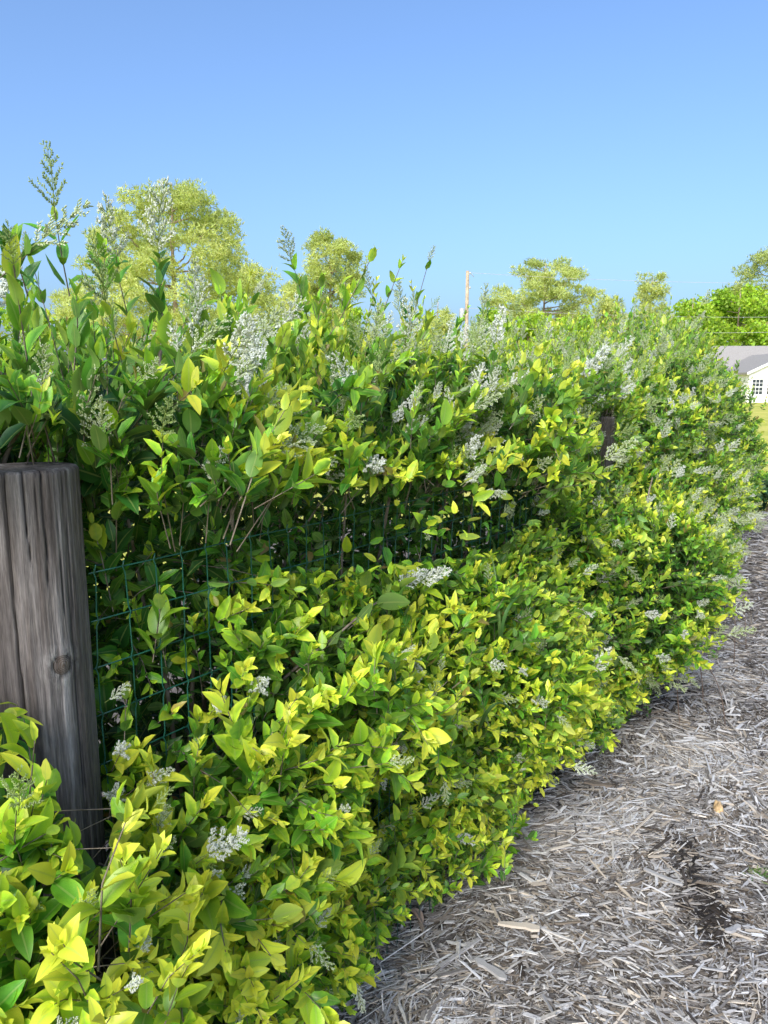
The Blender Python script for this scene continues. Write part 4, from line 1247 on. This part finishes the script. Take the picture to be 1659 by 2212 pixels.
tree('pine_tree', 1412, 586, 100, 85, .38, 'slim sparse pine between the spreading pine and bright green tree', 'needle', M['pine'], 4, 44, 60, col_, .38, 1.0)
tree('pine_tree', 1672, 528, 135, 240, .42, 'dark pine at the right picture edge behind bright green trees', 'needle', M['pine'], 5, 130, 46, cone, .55, 2.1, agem=.3)
tree('broadleaf_tree', 1600, 612, 112, 230, .12, 'bright green leafy tree above the white house roof', 'leaf', M['broad'], 6, 150, 150, dome, .5, 1.9, agem=.75)
tree('broadleaf_tree', 1500, 632, 108, 110, .12, 'smaller bright green tree left of the house roof', 'leaf', M['broad'], 7, 70, 150, dome, .5, 1.7, agem=.7)
for i, (px, pt, ds, wpx, nm, lab, ag) in enumerate((
        (636, 604, 85, 120, 'pine', 'low yellowish pine below the narrow pine', .7), (750, 650, 90, 110, 'broad', 'low leafy tree right of the narrow pine foot', .8), (945, 642, 95, 90, 'pine', 'small distant pine just left of the utility pole', .6),
        (1140, 664, 80, 110, 'broad', 'bright low tree below the spreading pine, nearer the pole', .8), (1235, 672, 84, 110, 'broad', 'bright low tree below the right side of the spreading pine', .75), (1320, 640, 96, 90, 'pine', 'hazy pine between spreading pine and slim pine', .75),
        (1375, 690, 90, 80, 'broad', 'low bushy tree under the slim pine', .7), (60, 650, 70, 170, 'broad', 'leafy tree glimpsed behind the hedge at far left', .75), (470, 690, 62, 150, 'broad', 'bright low tree in front of the tallest pine trunk', .8),
        (1300, 705, 78, 90, 'broad', 'low green shrub tree beside the short tan pole', .8), (1062, 668, 88, 60, 'broad', 'low pale green tree at the utility pole foot', .75), (600, 668, 66, 70, 'broad', 'dark low tree at the right foot of the tallest pine', .35))):
    k = 'needle' if nm == 'pine' else 'leaf'
    tree('pine_tree' if nm == 'pine' else 'broadleaf_tree', px, pt, ds, wpx, .15, lab, k, M[nm], 30 + i, 60, 50 if k == 'needle' else 130, dome, .5 if k == 'needle' else .38, 1.15, agem=ag)

# shrub past the end of the hedge, shade painted into its leaves
rsd = np.random.default_rng(9)
p = at_ground(1675, 1105)
ds_ = empty('low_shrub', (p[0], p[1] + .3, -.16), 'low shrub just past the end of the hedge, shade painted as dark blue-green', 'shrub')
cs = np.stack([rsd.normal(0, .22, 30), rsd.normal(0, .2, 30), rsd.uniform(.1, .6, 30)], -1)
link(bpy.data.objects.new('foliage', crown_mesh('foliage', cs, np.full(30, .16), 60, .055, 'leaf', M['dusk'], rsd, .8, .5)), ds_)['kind'] = 'stuff'
for i in range(5):
    MB().tube(np.array([[0, 0, 0], cs[i] * .5 + [0, 0, .05], cs[i]]), [.012, .009, .004], 5).build('stem', M['twig'], ds_, True)

# ------------------------------------------------------------------ utility poles and lines
def pole(px, py_top, dist, r, label, hw):
    tp = at_dist(px, py_top, dist)
    root = empty('utility_pole', (tp[0], tp[1], -.16), label, 'utility pole', 'utility poles beyond the hedge')
    H = tp[2] + .16
    MB().tube(np.array([[0, 0, 0], [0, 0, H * .5], [0, 0, H]]), [r, r * .88, r * .75], 12).build('shaft', M['pole'], root, True)
    if hw:
        MB().tube(np.array([[-.42, -.1, H - 4.2], [-.42, -.1, H - 4.15], [-.42, -.1, H - 3.2], [-.42, -.1, H - 3.12]]), [.2, .24, .24, .18], 12).build('transformer', M['grey_metal'], root, True)
        MB().box((-.2, -.05, H - 3.6), (.25, .08, .1)).build('bracket', M['grey_metal'], root)
        MB().tube(np.array([[0, 0, H - .1], [.32, 0, H - .25], [.55, 0, H - .5]]), [.03, .03, .03], 6).build('arm', M['grey_metal'], root, True)
        for z in (.1, 1.3):
            MB().tube(np.array([[.22, -.1, H - z - .2], [.22, -.1, H - z - .1], [.22, -.1, H - z]]), [.06, .09, .05], 8).build('insulator', M['grey_metal'], root, True)
    return np.array(root.location), H
PB, PH = pole(1010, 585, 66, .19, 'tall tan utility pole with grey transformer rising above the hedge', True)
pole(1290, 697, 66, .17, 'short tan pole top peeking over the hedge', False)
def line(a, b, sagm, label, r=.014):
    t = np.linspace(0, 1, 24)[:, None]
    P = a * (1 - t) + b * t; P[:, 2] -= sagm * 4 * (t * (1 - t))[:, 0]
    o = empty('power_line', P[0], label, 'power line', 'power lines right of the utility pole')
    MB().tube(P - P[0], r, 5).build('cable', M['cable'], o, True)
topP = PB + np.array([0.1, 0, PH])
line(topP + [0, 0, -.15], at_dist(1760, 612, 66), .25, 'uppermost power line running from the utility pole top')
line(topP + [0, 0, -3.1], at_dist(1760, 684, 66), .3, 'middle power line crossing below the spreading pine')
line(topP + [0, 0, -4.6], at_dist(1760, 716, 64), .3, 'lowest power line just above the hedge top')

# ------------------------------------------------------------------ white house at the right edge
hd = 85.0
hl = at_dist(1612, 880, hd)
hs = empty('white_house', (hl[0], hl[1], -.16), 'white sided house with grey shingle roof past the end of the hedge', 'house')
W, EV, RG = 9.0, 3.25, 5.6
MB().prism([(0, 0), (W, 0), (W, EV), (W / 2, EV + 2.1), (0, EV)], 0, 8).build('wall', M['siding'], hs)
MB().box((W / 2 + 4, 10.5, 1.6), (26, 7, 3.2)).build('wing_wall', M['siding'], hs)
rf = MB()
rf.add([(-1.2, 6.6, 3.1), (17.5, 6.6, 3.1), (17.5, 10.8, RG + 1.3), (-1.2, 10.8, RG + 1.3), (-1.2, 15, 3.1), (17.5, 15, 3.1)], [(0, 1, 2, 3), (3, 2, 5, 4), (0, 3, 4), (1, 5, 2)])
rfo = rf.build('roof', M['roof'], hs)
g = MB()
for sgn in (-1, 1):
    x0 = W / 2 + sgn * (W / 2 + .35)
    pts = [(x0, EV - .1), (W / 2, EV + 2.2), (W / 2, EV + 2.4), (x0, EV + .12)]
    g.prism(pts if sgn < 0 else pts[::-1], -.35, 9.0)
g.build('gable_roof', M['roof'], hs)
for sgn in (-1, 1):
    x0 = W / 2 + sgn * (W / 2 + .36)
    pts = [(x0, EV - .16), (W / 2, EV + 2.14), (W / 2, EV + 2.42), (x0, EV + .14)]
    MB().prism(pts if sgn < 0 else pts[::-1], -.42, -.352).build('bargeboard', M['trim'], hs)
for k_ in range(14):
    z = .2 + k_ * .22
    MB().box((W / 2, -.012, z), (W, .02, .2)).build('siding_board', M['siding'], hs)
for wx in (1.05, 2.75, 5.2, 6.9):
    wo = MB().box((wx, -.03, 1.75), (1.2, .03, 1.7)).build('window', M['glass'], hs)
    f = MB()
    for x in (-.64, .64): f.box((wx + x, -.05, 1.75), (.1, .09, 1.86))
    for z in (-.88, 0, .88): f.box((wx, -.052, 1.75 + z), (1.2, .085, .1))
    f.build('frame', M['trim'], wo)
    for x in (-.2, .2):
        MB().box((wx + x, -.047, 1.75), (.05, .02, 1.68)).build('muntin', M['trim'], wo)
    for z in (-.44, .44):
        MB().box((wx, -.0475, 1.75 + z), (1.18, .018, .05)).build('muntin', M['trim'], wo)
